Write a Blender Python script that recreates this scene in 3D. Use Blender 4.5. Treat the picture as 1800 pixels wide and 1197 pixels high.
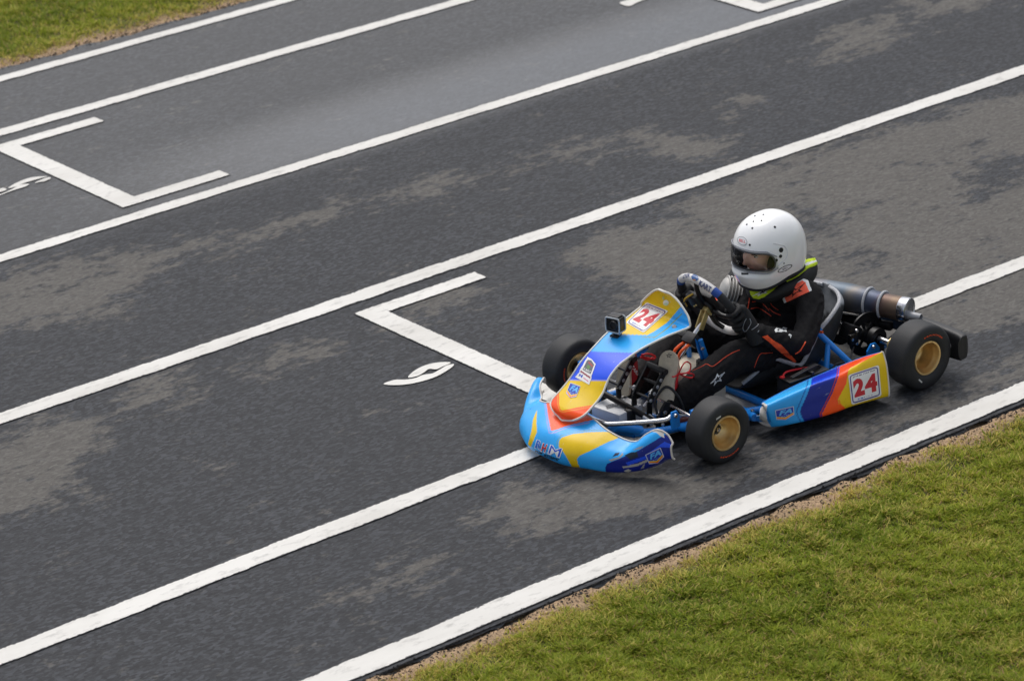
import bpy, bmesh, math, random
import numpy as np
from mathutils import Vector, Matrix
from mathutils.bvhtree import BVHTree
random.seed(7); RNG = np.random.default_rng(11)
for o in list(bpy.data.objects): bpy.data.objects.remove(o)
scene = bpy.context.scene
COL = scene.collection

# ------------------------------------------------------------------ camera
CAM_YPR = (math.radians(-37.0636), math.radians(22.8436), math.radians(-3.4918))
CAM_LOC = np.array([8.6214, 9.2442, 5.4349]); FPX = 5913.75; PW, PH = 1800., 1197.
def cam_axes():
    y, p, r = CAM_YPR
    f = np.array([math.sin(y)*math.cos(p), -math.cos(y)*math.cos(p), -math.sin(p)])
    rt = np.cross(f, [0, 0, 1]); rt /= np.linalg.norm(rt); u = np.cross(rt, f)
    c, s = math.cos(r), math.sin(r)
    return c*rt+s*u, -s*rt+c*u, f
CR, CU, CF = cam_axes()
cd = bpy.data.cameras.new('camera'); cam = bpy.data.objects.new('camera', cd); COL.objects.link(cam)
M = Matrix.Identity(4)
for i in range(3):
    M[i][0] = CR[i]; M[i][1] = CU[i]; M[i][2] = -CF[i]; M[i][3] = CAM_LOC[i]
cam.matrix_world = M
cd.sensor_width = 36; cd.sensor_fit = 'HORIZONTAL'; cd.lens = FPX/PW*36
cd.clip_start = .1; cd.clip_end = 2000
cd.dof.use_dof = True; cd.dof.focus_distance = 13.0; cd.dof.aperture_fstop = 4.0
scene.camera = cam

# ------------------------------------------------------------------ sky and sun (bright overcast)
SUN_EL, SUN_AZ = math.radians(62), math.radians(200)
w = bpy.data.worlds.new('World'); scene.world = w; w.use_nodes = True
nt = w.node_tree; nt.nodes.clear()
sky = nt.nodes.new('ShaderNodeTexSky'); sky.sky_type = 'NISHITA'; sky.sun_disc = False
sky.sun_elevation = SUN_EL; sky.sun_rotation = SUN_AZ; sky.dust_density = 4; sky.air_density = 1.0; sky.ozone_density = 1.0
hs = nt.nodes.new('ShaderNodeHueSaturation'); hs.inputs['Saturation'].default_value = .46
bg = nt.nodes.new('ShaderNodeBackground'); bg.inputs['Strength'].default_value = .15
out = nt.nodes.new('ShaderNodeOutputWorld')
nt.links.new(sky.outputs[0], hs.inputs['Color']); nt.links.new(hs.outputs[0], bg.inputs[0]); nt.links.new(bg.outputs[0], out.inputs[0])
sl = bpy.data.lights.new('sun', 'SUN'); sl.energy = 1.3; sl.angle = math.radians(45); sl.color = (1, .97, .93)
so = bpy.data.objects.new('sun', sl); COL.objects.link(so)
sd = Vector((math.cos(SUN_EL)*math.sin(SUN_AZ), math.cos(SUN_EL)*math.cos(SUN_AZ), math.sin(SUN_EL)))
so.rotation_euler = sd.to_track_quat('Z', 'Y').to_euler()
scene.view_settings.view_transform = 'Standard'; scene.view_settings.look = 'None'
scene.view_settings.gamma = 1; scene.view_settings.use_curve_mapping = False
scene.view_settings.exposure = 0.08
scene.render.engine = 'CYCLES'

# ------------------------------------------------------------------ photo measuring helpers
def ray(px, py): return CF+((px-PW/2)/FPX)*CR-((py-PH/2)/FPX)*CU
def bp(px, py, ax, val):
    d = ray(px, py); i = 'xyz'.index(ax); return CAM_LOC+d*((val-CAM_LOC[i])/d[i])
def gp(px, py): return bp(px, py, 'z', 0.)
def proj(X):
    d = np.asarray(X, float)-CAM_LOC; z = d@CF
    return np.stack([PW/2+FPX*(d@CR)/z, PH/2-FPX*(d@CU)/z], -1)

# ------------------------------------------------------------------ materials
def lin(c):
    return tuple((v/12.92 if v <= .04045 else ((v+.055)/1.055)**2.4) for v in [x/255. for x in c])
MATS = {}
def nn(t, kind, **kw):
    n = t.nodes.new(kind)
    for k, v in kw.items():
        if k in n.inputs: n.inputs[k].default_value = v
        else: setattr(n, k, v)
    return n
def pm(name, col, rough=.5, metal=0., var=.12, scale=25., bump=0., bscale=200., coat=0., spec=.5, rvar=.1, attr=None, sheen=0.):
    """principled material with procedural colour and gloss variation"""
    if name in MATS: return MATS[name]
    m = bpy.data.materials.new(name); m.use_nodes = True; t = m.node_tree; L = t.links
    b = t.nodes['Principled BSDF']; b.inputs['Metallic'].default_value = metal
    b.inputs['Specular IOR Level'].default_value = spec; b.inputs['Coat Weight'].default_value = coat
    if sheen: b.inputs['Sheen Weight'].default_value = sheen
    tc = nn(t, 'ShaderNodeTexCoord')
    nz = nn(t, 'ShaderNodeTexNoise', Scale=scale, Detail=4., Roughness=.6); L.new(tc.outputs['Object'], nz.inputs['Vector'])
    mp = nn(t, 'ShaderNodeMapRange'); mp.inputs['From Min'].default_value = .3; mp.inputs['From Max'].default_value = .7
    mp.inputs['To Min'].default_value = 1-var; mp.inputs['To Max'].default_value = 1+var; L.new(nz.outputs['Fac'], mp.inputs['Value'])
    mx = nn(t, 'ShaderNodeMix', data_type='RGBA', blend_type='MULTIPLY'); mx.inputs['Factor'].default_value = 1
    if attr:
        a = nn(t, 'ShaderNodeAttribute', attribute_name=attr); L.new(a.outputs['Color'], mx.inputs[6])
    else: mx.inputs[6].default_value = (*col, 1)
    L.new(mp.outputs[0], mx.inputs[7]); L.new(mx.outputs[2], b.inputs['Base Color'])
    mr = nn(t, 'ShaderNodeMapRange'); mr.inputs['To Min'].default_value = max(.02, rough-rvar); mr.inputs['To Max'].default_value = min(1, rough+rvar)
    L.new(nz.outputs['Fac'], mr.inputs['Value']); L.new(mr.outputs[0], b.inputs['Roughness'])
    if bump:
        n2 = nn(t, 'ShaderNodeTexNoise', Scale=bscale, Detail=3.); L.new(tc.outputs['Object'], n2.inputs['Vector'])
        bm = nn(t, 'ShaderNodeBump', Strength=1., Distance=bump); L.new(n2.outputs['Fac'], bm.inputs['Height']); L.new(bm.outputs[0], b.inputs['Normal'])
    MATS[name] = m; return m
LB, YL, OR, NV, RB = lin((40, 168, 244)), lin((232, 194, 8)), lin((255, 84, 8)), lin((12, 34, 134)), lin((30, 84, 236))
OFFW = lin((214, 208, 200))
livery = pm('gloss_livery', LB, .3, attr='Col', var=.05, scale=14, coat=.0, spec=.4, rvar=.08)
def scuff(m, amount, tone):
    """pale scratches and rubber smears of their own shape"""
    t = m.node_tree; L = t.links; b = t.nodes['Principled BSDF']; src = b.inputs['Base Color'].links[0].from_socket
    tc = nn(t, 'ShaderNodeTexCoord')
    for sc, lo, hi, c, rot in (((14, 120, 90), .665, .72, tone, .5), ((90, 10, 120), .68, .74, (60, 60, 62), -.3)):
        mp = nn(t, 'ShaderNodeMapping'); mp.inputs['Scale'].default_value = sc; mp.inputs['Rotation'].default_value = (0, 0, rot); L.new(tc.outputs['Object'], mp.inputs[0])
        n = nn(t, 'ShaderNodeTexNoise', Scale=1., Detail=5., Roughness=.6); L.new(mp.outputs[0], n.inputs['Vector'])
        r = nn(t, 'ShaderNodeMapRange'); r.inputs['From Min'].default_value = lo; r.inputs['From Max'].default_value = hi; r.inputs['To Max'].default_value = amount; L.new(n.outputs['Fac'], r.inputs['Value'])
        x = nn(t, 'ShaderNodeMix', data_type='RGBA'); L.new(r.outputs[0], x.inputs[0]); L.new(src, x.inputs[6]); x.inputs[7].default_value = (*lin(c), 1); src = x.outputs[2]
    L.new(src, b.inputs['Base Color'])
scuff(livery, .45, (205, 208, 212))
sticker_m = pm('printed_vinyl', (1, 1, 1), .32, attr='Col', var=.03, scale=30)
cloth_print = pm('printed_cloth', (1, 1, 1), .75, attr='Col', var=.1, scale=120)
blue_m = pm('blue_powdercoat', lin((24, 128, 216)), .35, coat=.3, var=.08)
black_m = pm('black_plastic', lin((30, 30, 32)), .5, var=.2, bump=.0006)
dark_m = pm('black_anodised', lin((20, 20, 22)), .38, metal=.2, var=.2)
rubber_m = pm('tyre_rubber', lin((40, 41, 43)), .6, var=.14, scale=18, bump=.0006, bscale=300, spec=.4)
gold_m = pm('gold_magnesium', lin((222, 190, 132)), .34, metal=.8, var=.1)
golddk_m = pm('brass_hub', lin((214, 190, 128)), .38, metal=.5)
steel_m = pm('bright_steel', lin((205, 205, 208)), .25, metal=1., var=.08)
alu_m = pm('dull_aluminium', lin((165, 166, 168)), .45, metal=.55, var=.1)
castal_m = pm('cast_aluminium', lin((178, 176, 172)), .55, metal=.25, var=.1, bump=.0005)
white_m = pm('white_plastic', lin((224, 222, 214)), .42, var=.05)
offw_m = pm('offwhite_plastic', OFFW, .45, var=.1)
box_m = pm('pale_grey_plastic', lin((222, 224, 225)), .45, var=.06)
floor_m = pm('floor_tray_aluminium', lin((150, 150, 150)), .45, metal=.35, var=.2, scale=10)
tank_m = pm('tank_polythene', lin((226, 216, 196)), .45, var=.08)
orange_m = pm('orange_hose', lin((236, 92, 20)), .4)
red_m = pm('red_cord', lin((206, 28, 34)), .6)
suit_m = pm('race_suit_cloth', lin((20, 19, 21)), .85, var=.3, scale=45, bump=.0025, bscale=55, spec=.25)
glove_m = pm('glove_cloth', lin((18, 18, 21)), .75, var=.2, scale=90, bump=.0006)
seat_m = pm('grp_seat', lin((46, 48, 50)), .45, var=.25, scale=30, attr='Col')
seatrim_m = pm('seat_edge_trim', lin((172, 174, 178)), .6, var=.2, scale=160)
hot_m = None
# ------------------------------------------------------------------ mesh helpers
def link(o, parent=None):
    COL.objects.link(o)
    if parent is not None: o.parent = parent
    return o
def mk(name, V, F, mat, parent=None, smooth=True, fcol=None, sharp=None):
    me = bpy.data.meshes.new(name); me.from_pydata([tuple(map(float, v)) for v in V], [], [tuple(map(int, f)) for f in F])
    if mat: me.materials.append(mat)
    if smooth: me.polygons.foreach_set('use_smooth', [True]*len(me.polygons))
    if sharp and smooth: me.set_sharp_from_angle(angle=math.radians(sharp))
    if fcol is not None:
        a = me.color_attributes.new('Col', 'FLOAT_COLOR', 'CORNER')
        ls = np.zeros(len(me.polygons), int); me.polygons.foreach_get('loop_total', ls)
        c = np.repeat(np.c_[np.asarray(fcol, float), np.ones(len(fcol))], ls, 0)
        a.data.foreach_set('color', c.ravel())
    me.update()
    return link(bpy.data.objects.new(name, me), parent)
def empty(name, loc=(0, 0, 0), parent=None):
    o = bpy.data.objects.new(name, None); o.location = loc; o.empty_display_size = .05
    return link(o, parent)
def tag(o, label=None, cat=None, group=None, kind=None):
    if label: o['label'] = label
    if cat: o['category'] = cat
    if group: o['group'] = group
    if kind: o['kind'] = kind
    return o
def frame(d):
    d = Vector(d).normalized(); a = Vector((0, 0, 1)) if abs(d.z) < .95 else Vector((1, 0, 0))
    u = d.cross(a).normalized(); return u, u.cross(d).normalized()*-1, d
def cr(P, n):
    """catmull-rom resample of a polyline of any dimension, n samples a span"""
    P = np.asarray(P, float); Q = np.vstack([2*P[0]-P[1], P, 2*P[-1]-P[-2]]); o = []
    for i in range(len(P)-1):
        p0, p1, p2, p3 = Q[i:i+4]
        for k in range(n):
            t = k/n; o.append(.5*((2*p1)+(p2-p0)*t+(2*p0-5*p1+4*p2-p3)*t*t+(3*p1-p0-3*p2+p3)*t**3))
    o.append(P[-1]); return np.array(o)
class MB:
    def __init__(s): s.V = []; s.F = []
    def add(s, V, F):
        k = len(s.V); s.V += [tuple(v) for v in V]; s.F += [tuple(i+k for i in f) for f in F]; return s
    def box(s, c, size, rot=None, bev=.12):
        """box with chamfered edges"""
        bm = bmesh.new(); bmesh.ops.create_cube(bm, size=1)
        for v in bm.verts: v.co = Vector((v.co.x*size[0], v.co.y*size[1], v.co.z*size[2]))
        if bev: bmesh.ops.bevel(bm, geom=bm.edges[:]+bm.verts[:], offset=min(size)*bev, segments=2, affect='EDGES', profile=.6)
        R = rot if rot is not None else Matrix.Identity(3)
        V = [R@v.co+Vector(c) for v in bm.verts]; bm.verts.index_update(); F = [[v.index for v in f.verts] for f in bm.faces]; bm.free()
        return s.add(V, F)
    def tube(s, path, r, seg=10, sm=0, caps=True):
        P = cr(path, sm) if sm else np.asarray(path, float)
        r = np.full(len(P), r) if np.isscalar(r) else (np.interp(np.linspace(0, 1, len(P)), np.linspace(0, 1, len(r)), r))
        V, F = [], []; u0 = None
        for i, p in enumerate(P):
            d = Vector(P[min(i+1, len(P)-1)]-P[max(i-1, 0)]).normalized()
            if u0 is None: u, v, _ = frame(d)
            else:
                u = (u0-d*u0.dot(d)).normalized(); v = d.cross(u)
            u0 = u; v = d.cross(u)
            for k in range(seg):
                a = 2*math.pi*k/seg; V.append(Vector(p)+(u*math.cos(a)+v*math.sin(a))*float(r[i]))
        n = len(P)
        for i in range(n-1):
            for k in range(seg):
                F.append((i*seg+k, i*seg+(k+1) % seg, (i+1)*seg+(k+1) % seg, (i+1)*seg+k))
        if caps: F.append(tuple(range(seg))[::-1]); F.append(tuple((n-1)*seg+k for k in range(seg)))
        return s.add(V, F)
    def lathe(s, prof, o, axis, seg=32, close=False):
        """prof: list of (along, radius)"""
        u, v, d = frame(axis); V, F = [], []; n = len(prof)
        for (a, r) in prof:
            for k in range(seg):
                t = 2*math.pi*k/seg; V.append(Vector(o)+d*a+(u*math.cos(t)+v*math.sin(t))*r)
        for i in range(n if close else n-1):
            j = (i+1) % n
            for k in range(seg): F.append((i*seg+k, i*seg+(k+1) % seg, j*seg+(k+1) % seg, j*seg+k))
        return s.add(V, F)
    def ball(s, c, r, seg=14):
        r = (r, r, r) if np.isscalar(r) else r; n = seg//2; V, F = [], []
        for i in range(n+1):
            a = math.pi*i/n
            for k in range(seg):
                t = 2*math.pi*k/seg; V.append((c[0]+r[0]*math.sin(a)*math.cos(t), c[1]+r[1]*math.sin(a)*math.sin(t), c[2]+r[2]*math.cos(a)))
        for i in range(n):
            for k in range(seg): F.append((i*seg+k, (i+1)*seg+k, (i+1)*seg+(k+1) % seg, i*seg+(k+1) % seg))
        return s.add(V, F)
    def plate(s, poly, th, o=(0, 0, 0), u=(1, 0, 0), v=(0, 1, 0)):
        """flat polygon given thickness, in the frame o,u,v"""
        u, v = Vector(u), Vector(v); w = u.cross(v).normalized(); n = len(poly)
        V = [Vector(o)+u*a+v*b+w*(th/2) for a, b in poly]+[Vector(o)+u*a+v*b-w*(th/2) for a, b in poly]
        F = [tuple(range(n)), tuple(range(2*n-1, n-1, -1))]+[(i, n+i, n+(i+1) % n, (i+1) % n) for i in range(n)]
        return s.add(V, F)
    def build(s, name, mat, parent=None, smooth=True, sharp=38): 
        o = mk(name, s.V, s.F, mat, parent, smooth, sharp=sharp)
        bm = bmesh.new(); bm.from_mesh(o.data); bmesh.ops.recalc_face_normals(bm, faces=bm.faces); bm.to_mesh(o.data); bm.free()
        return o
def grid_faces(nu, nv): return [(i*nv+j, (i+1)*nv+j, (i+1)*nv+j+1, i*nv+j+1) for i in range(nu-1) for j in range(nv-1)]
def surf(table, nu, nv):
    T = np.asarray(table, float); A = np.stack([cr(T[i], nv) for i in range(len(T))], 0)
    B = cr(A.reshape(len(T), -1), nu); return B.reshape(-1, A.shape[1], 3)
def inpoly(pts, poly):
    x, y = pts[:, 0], pts[:, 1]; r = np.zeros(len(pts), bool); P = np.asarray(poly, float); j = len(P)-1
    for i in range(len(P)):
        xi, yi, xj, yj = *P[i], *P[j]
        c = ((yi > y) != (yj > y)) & (x < (xj-xi)*(y-yi)/((yj-yi) if yj != yi else 1e-9)+xi); r ^= c; j = i
    return r
def near_line(pts, line, wd):
    L = np.asarray(line, float); r = np.zeros(len(pts), bool)
    for a, b in zip(L[:-1], L[1:]):
        ab = b-a; t = np.clip(((pts-a)@ab)/max(ab@ab, 1e-9), 0, 1); r |= np.linalg.norm(pts-(a+t[:, None]*ab), axis=1) < wd/2
    return r
GLY = {}
def glyphs(txt, bold=.0, shear=0.):
    """filled triangles of a line of text, scaled into the unit box"""
    k = (txt, bold, shear)
    if k in GLY: return GLY[k]
    cu = bpy.data.curves.new('text', 'FONT'); cu.body = txt; cu.offset = bold; cu.shear = shear; cu.resolution_u = 4
    o = bpy.data.objects.new('text', cu); COL.objects.link(o)
    me = o.evaluated_get(bpy.context.evaluated_depsgraph_get()).to_mesh(); me.calc_loop_triangles()
    V = np.array([v.co[:2] for v in me.vertices]); T = np.array([t.vertices[:] for t in me.loop_triangles])
    o.to_mesh_clear(); bpy.data.objects.remove(o); bpy.data.curves.remove(cu)
    V = (V-V.min(0))/(V.max(0)-V.min(0)); GLY[k] = V[T]; return V[T]
def in_glyphs(pts, tri, box):
    x0, y0, x1, y1 = box; q = (pts-[x0, y0])/[x1-x0, y1-y0]; r = np.zeros(len(pts), bool)
    for a, b, c in tri:
        d = (b[1]-c[1])*(a[0]-c[0])+(c[0]-b[0])*(a[1]-c[1])
        if abs(d) < 1e-12: continue
        s = ((b[1]-c[1])*(q[:, 0]-c[0])+(c[0]-b[0])*(q[:, 1]-c[1]))/d; t = ((c[1]-a[1])*(q[:, 0]-c[0])+(a[0]-c[0])*(q[:, 1]-c[1]))/d
        r |= (s >= 0) & (t >= 0) & (s+t <= 1)
    return r
def paint(fc, layers):
    """colours for face centres (n,2) from ordered layers"""
    col = np.zeros((len(fc), 3)); on = np.zeros(len(fc), bool)
    for l in layers:
        if l[0] == 'all': k = np.ones(len(fc), bool)
        elif l[0] == 'poly': k = inpoly(fc, l[2])
        elif l[0] == 'line': k = near_line(fc, l[2], l[3])
        elif l[0] == 'text': k = in_glyphs(fc, glyphs(l[2], *(l[4] if len(l) > 4 else ())), l[3])
        elif l[0] == 'oval': k = ((fc[:, 0]-l[2][0])/l[2][2])**2+((fc[:, 1]-l[2][1])/l[2][3])**2 < 1
        col[k] = l[1]; on |= k
    return col, on
def bvh_of(objs):
    V, P = [], []
    for o in objs:
        k = len(V); mw = o.matrix_world if o.parent is None else o.matrix_world
        V += [v.co.copy() for v in o.data.vertices]; P += [[i+k for i in p.vertices] for p in o.data.polygons]
    return BVHTree.FromPolygons(V, P)
def hit(bvh, px, py, off=.0015):
    d = Vector(ray(px, py)).normalized(); loc, n, i, t = bvh.ray_cast(Vector(CAM_LOC), d)
    if loc is None: return None
    if n.dot(d) > 0: n = -n
    return loc+n*off
def decal(name, bvh, quad, layers, parent, mat=None, res=.0016, off=.0015):
    """thin print lying on a surface. quad: photo corners of the unit square's (0,0),(1,0),(1,1),(0,1)"""
    q = np.asarray(quad, float); sx = max(np.linalg.norm(q[1]-q[0]), np.linalg.norm(q[2]-q[3]))/440; sy = max(np.linalg.norm(q[3]-q[0]), np.linalg.norm(q[2]-q[1]))/440
    nu, nv = max(6, int(sx/res)), max(6, int(sy/res)); V, ok = [], []
    for i in range(nu+1):
        for j in range(nv+1):
            a, b = i/nu, j/nv; p = (1-a)*(1-b)*q[0]+a*(1-b)*q[1]+a*b*q[2]+(1-a)*b*q[3]
            h = hit(bvh, p[0], p[1], off); ok.append(h is not None); V.append(h if h is not None else Vector((0, 0, 0)))
    fc = np.array([((i+.5)/nu, (j+.5)/nv) for i in range(nu) for j in range(nv)]); c, on = paint(fc, layers); F = grid_faces(nu+1, nv+1)
    keep = [k for k in range(len(F)) if on[k] and all(ok[i] for i in F[k]) and max((V[F[k][0]]-V[F[k][2]]).length, (V[F[k][1]]-V[F[k][3]]).length) < .02]
    used = sorted({i for k in keep for i in F[k]}); mp = {a: b for b, a in enumerate(used)}
    return mk(name, [V[i] for i in used], [[mp[i] for i in F[k]] for k in keep], mat or sticker_m, parent, True, c[keep])
def stroke(name, bvh, pts, r, mat, parent, sm=6, off=.0, seg=6):
    """thin cord lying on a surface along photo points"""
    P = [hit(bvh, x, y, off) for x, y in cr(np.array(pts, float), sm)]; P = [p for p in P if p is not None]
    keep = [P[0]]
    for p in P[1:]:
        if (p-keep[-1]).length < .06: keep.append(p)
    return MB().tube(np.array([tuple(p) for p in keep]), r, seg).build(name, mat, parent)
def rrect(x0, y0, x1, y1, r, n=4):
    o = []
    for cx, cy, a in ((x1-r, y1-r, 0), (x0+r, y1-r, 90), (x0+r, y0+r, 180), (x1-r, y0+r, 270)):
        for k in range(n+1):
            t = math.radians(a+90*k/n); o.append((cx+r*math.cos(t), cy+r*math.sin(t)))
    return o
# ================================================================== THE SETTING
def sstep(a, b, x): t = np.clip((x-a)/(b-a), 0, 1); return t*t*(3-2*t)
def vnoise(x, y, sc, seed):
    """smooth value noise"""
    r = np.random.default_rng(seed); G = r.random((256, 256)); u, v = x*sc+1000, y*sc+1000
    i, j = np.floor(u).astype(int), np.floor(v).astype(int); f, g = u-i, v-j; f = f*f*(3-2*f); g = g*g*(3-2*g)
    A = lambda a, b: G[a % 256, b % 256]
    return (A(i, j)*(1-f)+A(i+1, j)*f)*(1-g)+(A(i, j+1)*(1-f)+A(i+1, j+1)*f)*g
Y_NEAR, Y_FAR = .905, -5.90
def set_attr(me, name, vals):
    a = me.attributes.new(name, 'FLOAT', 'POINT'); a.data.foreach_set('value', np.asarray(vals, np.float32).ravel())
def sheet(name, xs, ys, zf, mat, parent=None):
    X, Y = np.meshgrid(xs, ys, indexing='ij'); Z = zf(X, Y)
    return mk(name, np.stack([X, Y, Z], -1).reshape(-1, 3), [(a, b, c, d) for a, b, c, d in grid_faces(len(xs), len(ys))], mat, parent), X.ravel(), Y.ravel()
# --- asphalt
def asphalt_material():
    m = bpy.data.materials.new('worn_asphalt'); m.use_nodes = True; t = m.node_tree; L = t.links; b = t.nodes['Principled BSDF']
    tc = nn(t, 'ShaderNodeTexCoord'); mp = nn(t, 'ShaderNodeMapping'); mp.inputs['Scale'].default_value = (.55, 1, 1); L.new(tc.outputs['Object'], mp.inputs[0])
    def noise(sc, det=4., src=mp, rough=.6):
        n = nn(t, 'ShaderNodeTexNoise', Scale=sc, Detail=det, Roughness=rough); L.new(src.outputs[0], n.inputs['Vector']); return n.outputs['Fac']
    def math_(op, a, c=None, clamp=False):
        n = nn(t, 'ShaderNodeMath', operation=op, use_clamp=clamp)
        for i, v in enumerate((a, c)):
            if v is None: continue
            if isinstance(v, (int, float)): n.inputs[i].default_value = v
            else: L.new(v, n.inputs[i])
        return n.outputs[0]
    def rng(v, a, c, d=0., e=1.):
        n = nn(t, 'ShaderNodeMapRange'); L.new(v, n.inputs['Value'])
        for k, q in zip(('From Min', 'From Max', 'To Min', 'To Max'), (a, c, d, e)): n.inputs[k].default_value = q
        return n.outputs[0]
    def mix(f, a, c, bt='MIX'):
        n = nn(t, 'ShaderNodeMix', data_type='RGBA', blend_type=bt)
        for s, v in ((n.inputs['Factor'], f), (n.inputs[6], a), (n.inputs[7], c)):
            if isinstance(v, (int, float)): s.default_value = v
            elif isinstance(v, tuple): s.default_value = (*v, 1)
            else: L.new(v, s)
        return n.outputs[2]
    fine, mid, big = noise(170, 3, rough=.75), noise(38, 4), noise(1.3, 5)
    vor = nn(t, 'ShaderNodeTexVoronoi', Scale=115.); L.new(mp.outputs[0], vor.inputs['Vector'])
    pat = nn(t, 'ShaderNodeAttribute', attribute_name='patch').outputs['Fac']; gl = nn(t, 'ShaderNodeAttribute', attribute_name='polish').outputs['Fac']
    stones = rng(vor.outputs['Color'], .55, 1.)
    dark = mix(rng(fine, .3, .72), lin((26, 27, 29)), lin((58, 60, 64)))
    dark = mix(math_('MULTIPLY', stones, .24), dark, lin((96, 98, 102)))
    vg = nn(t, 'ShaderNodeTexVoronoi', Scale=88.); L.new(mp.outputs[0], vg.inputs['Vector']); sg = nn(t, 'ShaderNodeSeparateColor'); L.new(vg.outputs['Color'], sg.inputs[0]); grit = sg.outputs[0]
    dark = mix(rng(grit, .55, 1., 0, .40), dark, lin((88, 91, 97)))
    dark = mix(rng(grit, .0, .45, .45, 0), dark, lin((18, 18, 21)))
    dark = mix(rng(big, .35, .65, 0, .35), dark, lin((44, 45, 48)))
    edge = math_('ADD', math_('MULTIPLY', math_('SUBTRACT', noise(4.2, 8, rough=.74), .5), 3.0), math_('ADD', math_('MULTIPLY', math_('SUBTRACT', mid, .5), 1.3), math_('MULTIPLY', math_('SUBTRACT', noise(13., 4, rough=.7), .5), 2.2)))
    pm_ = rng(math_('ADD', pat, edge), .44, .84)
    dust = mix(rng(fine, .3, .75), lin((76, 73, 69)), lin((98, 95, 90)))
    dust = mix(rng(grit, .6, 1., 0, .32), dust, lin((120, 117, 111)))
    dust = mix(rng(grit, .0, .35, .38, 0), dust, lin((52, 50, 49)))
    dust = mix(math_('MULTIPLY', stones, .2), dust, lin((120, 118, 114)))
    L.new(mix(math_('MULTIPLY', pm_, .88), dark, dust), b.inputs['Base Color'])
    ro = math_('SUBTRACT', rng(fine, .3, .7, .62, .80), math_('MULTIPLY', gl, .26)); L.new(ro, b.inputs['Roughness'])
    L.new(math_('ADD', math_('MULTIPLY', gl, .42), .26), b.inputs['Specular IOR Level'])
    h = math_('ADD', math_('MULTIPLY', fine, .7), math_('MULTIPLY', vor.outputs['Distance'], -.6))
    bm = nn(t, 'ShaderNodeBump', Strength=.55, Distance=.0035); L.new(h, bm.inputs['Height']); L.new(rng(gl, 0., 1.3, .38, .06), bm.inputs['Strength']); L.new(bm.outputs[0], b.inputs['Normal'])
    return m
asph_m = asphalt_material()
xs = np.r_[-60, -40, -25, -15, -10, -7, np.arange(-5, 5.001, .035), 7, 10, 15, 25, 40, 60]
ys = np.r_[Y_FAR, np.arange(-5.86, .90, .035), Y_NEAR-.012, Y_NEAR]
track, TX, TY = sheet('asphalt_track', xs, ys, lambda X, Y: np.zeros_like(X), asph_m)
me = track.data; co = np.zeros(len(me.vertices)*3); me.vertices.foreach_get('co', co); co = co.reshape(-1, 3)
ej = (vnoise(co[:, 0], co[:, 0]*0, 9, 3)-.5)*.030+(vnoise(co[:, 0], co[:, 0]*0, 26, 4)-.5)*.022
co[:, 1] += np.where(co[:, 1] > Y_NEAR-.005, ej, 0)-np.where(co[:, 1] < Y_FAR+.005, ej*1.5, 0)
co[:, 2] -= np.where((co[:, 1] > Y_NEAR-.03) & (TY > Y_NEAR-.005), .006, 0)
me.vertices.foreach_set('co', co.ravel())
PATCH = [
 [(-90,505),(100,460),(200,445),(330,428),(470,400),(500,392),(400,440),(330,445),(280,470),(240,510),(200,545),(80,570),(-90,605)],
 [(380,432),(480,395),(590,358),(605,370),(500,408),(400,447)], [(600,360),(660,335),(790,303),(805,320),(770,345),(650,362)],
 [(880,303),(960,270),(1030,240),(1130,222),(1145,240),(1020,268),(900,308)], [(1105,262),(1180,238),(1275,240),(1285,288),(1200,285)],
 [(1435,108),(1455,48),(1570,30),(1630,38),(1540,78),(1450,108)], [(1580,0),(1760,-15),(1710,18),(1600,28)],
 [(195,724),(255,668),(335,660),(360,700),(280,720)], [(-60,790),(70,738),(190,728),(225,740),(155,785),(135,850),(155,875),(60,893),(-60,915)],
 [(395,655),(540,598),(565,615),(430,675)], [(1000,432),(1200,342),(1800,142),(2100,40),(2100,520),(1620,600),(1440,680),(1300,640),(1120,540),(1000,460)],
 [(840,900),(900,850),(1000,845),(1240,815),(1500,745),(1900,590),(1900,640),(1300,865),(1200,895),(1000,932),(865,945)],
 [(590,1060),(680,1008),(745,978),(765,990),(700,1025),(610,1075)], [(690,548),(840,493),(895,512),(830,535),(700,575)], [(1270,180),(1310,168),(1320,185),(1280,200)]]
HOLES = [[(1390,400),(1400,365),(1480,375),(1470,410),(1420,415)], [(1690,310),(1760,270),(1800,270),(1800,310),(1720,350)], [(1700,150),(1800,130),(1800,170)],
         [(1120,385),(1180,370),(1200,385),(1140,400)], [(1240,905),(1330,850),(1420,830),(1500,800),(1480,830),(1330,890)], [(1480,455),(1530,430),(1540,445),(1490,470)]]
def soft(polys, wd):
    r = np.zeros(len(TX)); pts = np.c_[TX, TY]
    for p in polys:
        g = np.array([gp(*q)[:2] for q in p]); lo, hi = g.min(0)-wd, g.max(0)+wd
        k = np.where((pts > lo).all(1) & (pts < hi).all(1))[0]
        if not len(k): continue
        q = pts[k]; d = np.full(len(k), 9.); gg = np.vstack([g, g[:1]])
        for a, b in zip(gg[:-1], gg[1:]):
            ab = b-a; t = np.clip(((q-a)@ab)/max(ab@ab, 1e-9), 0, 1); d = np.minimum(d, np.linalg.norm(q-(a+t[:, None]*ab), axis=1))
        s = np.where(inpoly(q, g), d, -d); r[k] = np.maximum(r[k], np.clip(.5+s/(2*wd), 0, 1))
    return r
pv = soft(PATCH, .15)-.8*soft(HOLES, .12)
set_attr(me, 'patch', np.clip(pv, 0, 1)+.06)
set_attr(me, 'polish', sstep(-3.3, -3.6, TY)*sstep(-4.35, -3.8, TY)*sstep(1.6, -.6, TX)+.45*sstep(-3.3, -3.6, TY))
tag(track, kind='structure')
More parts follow.
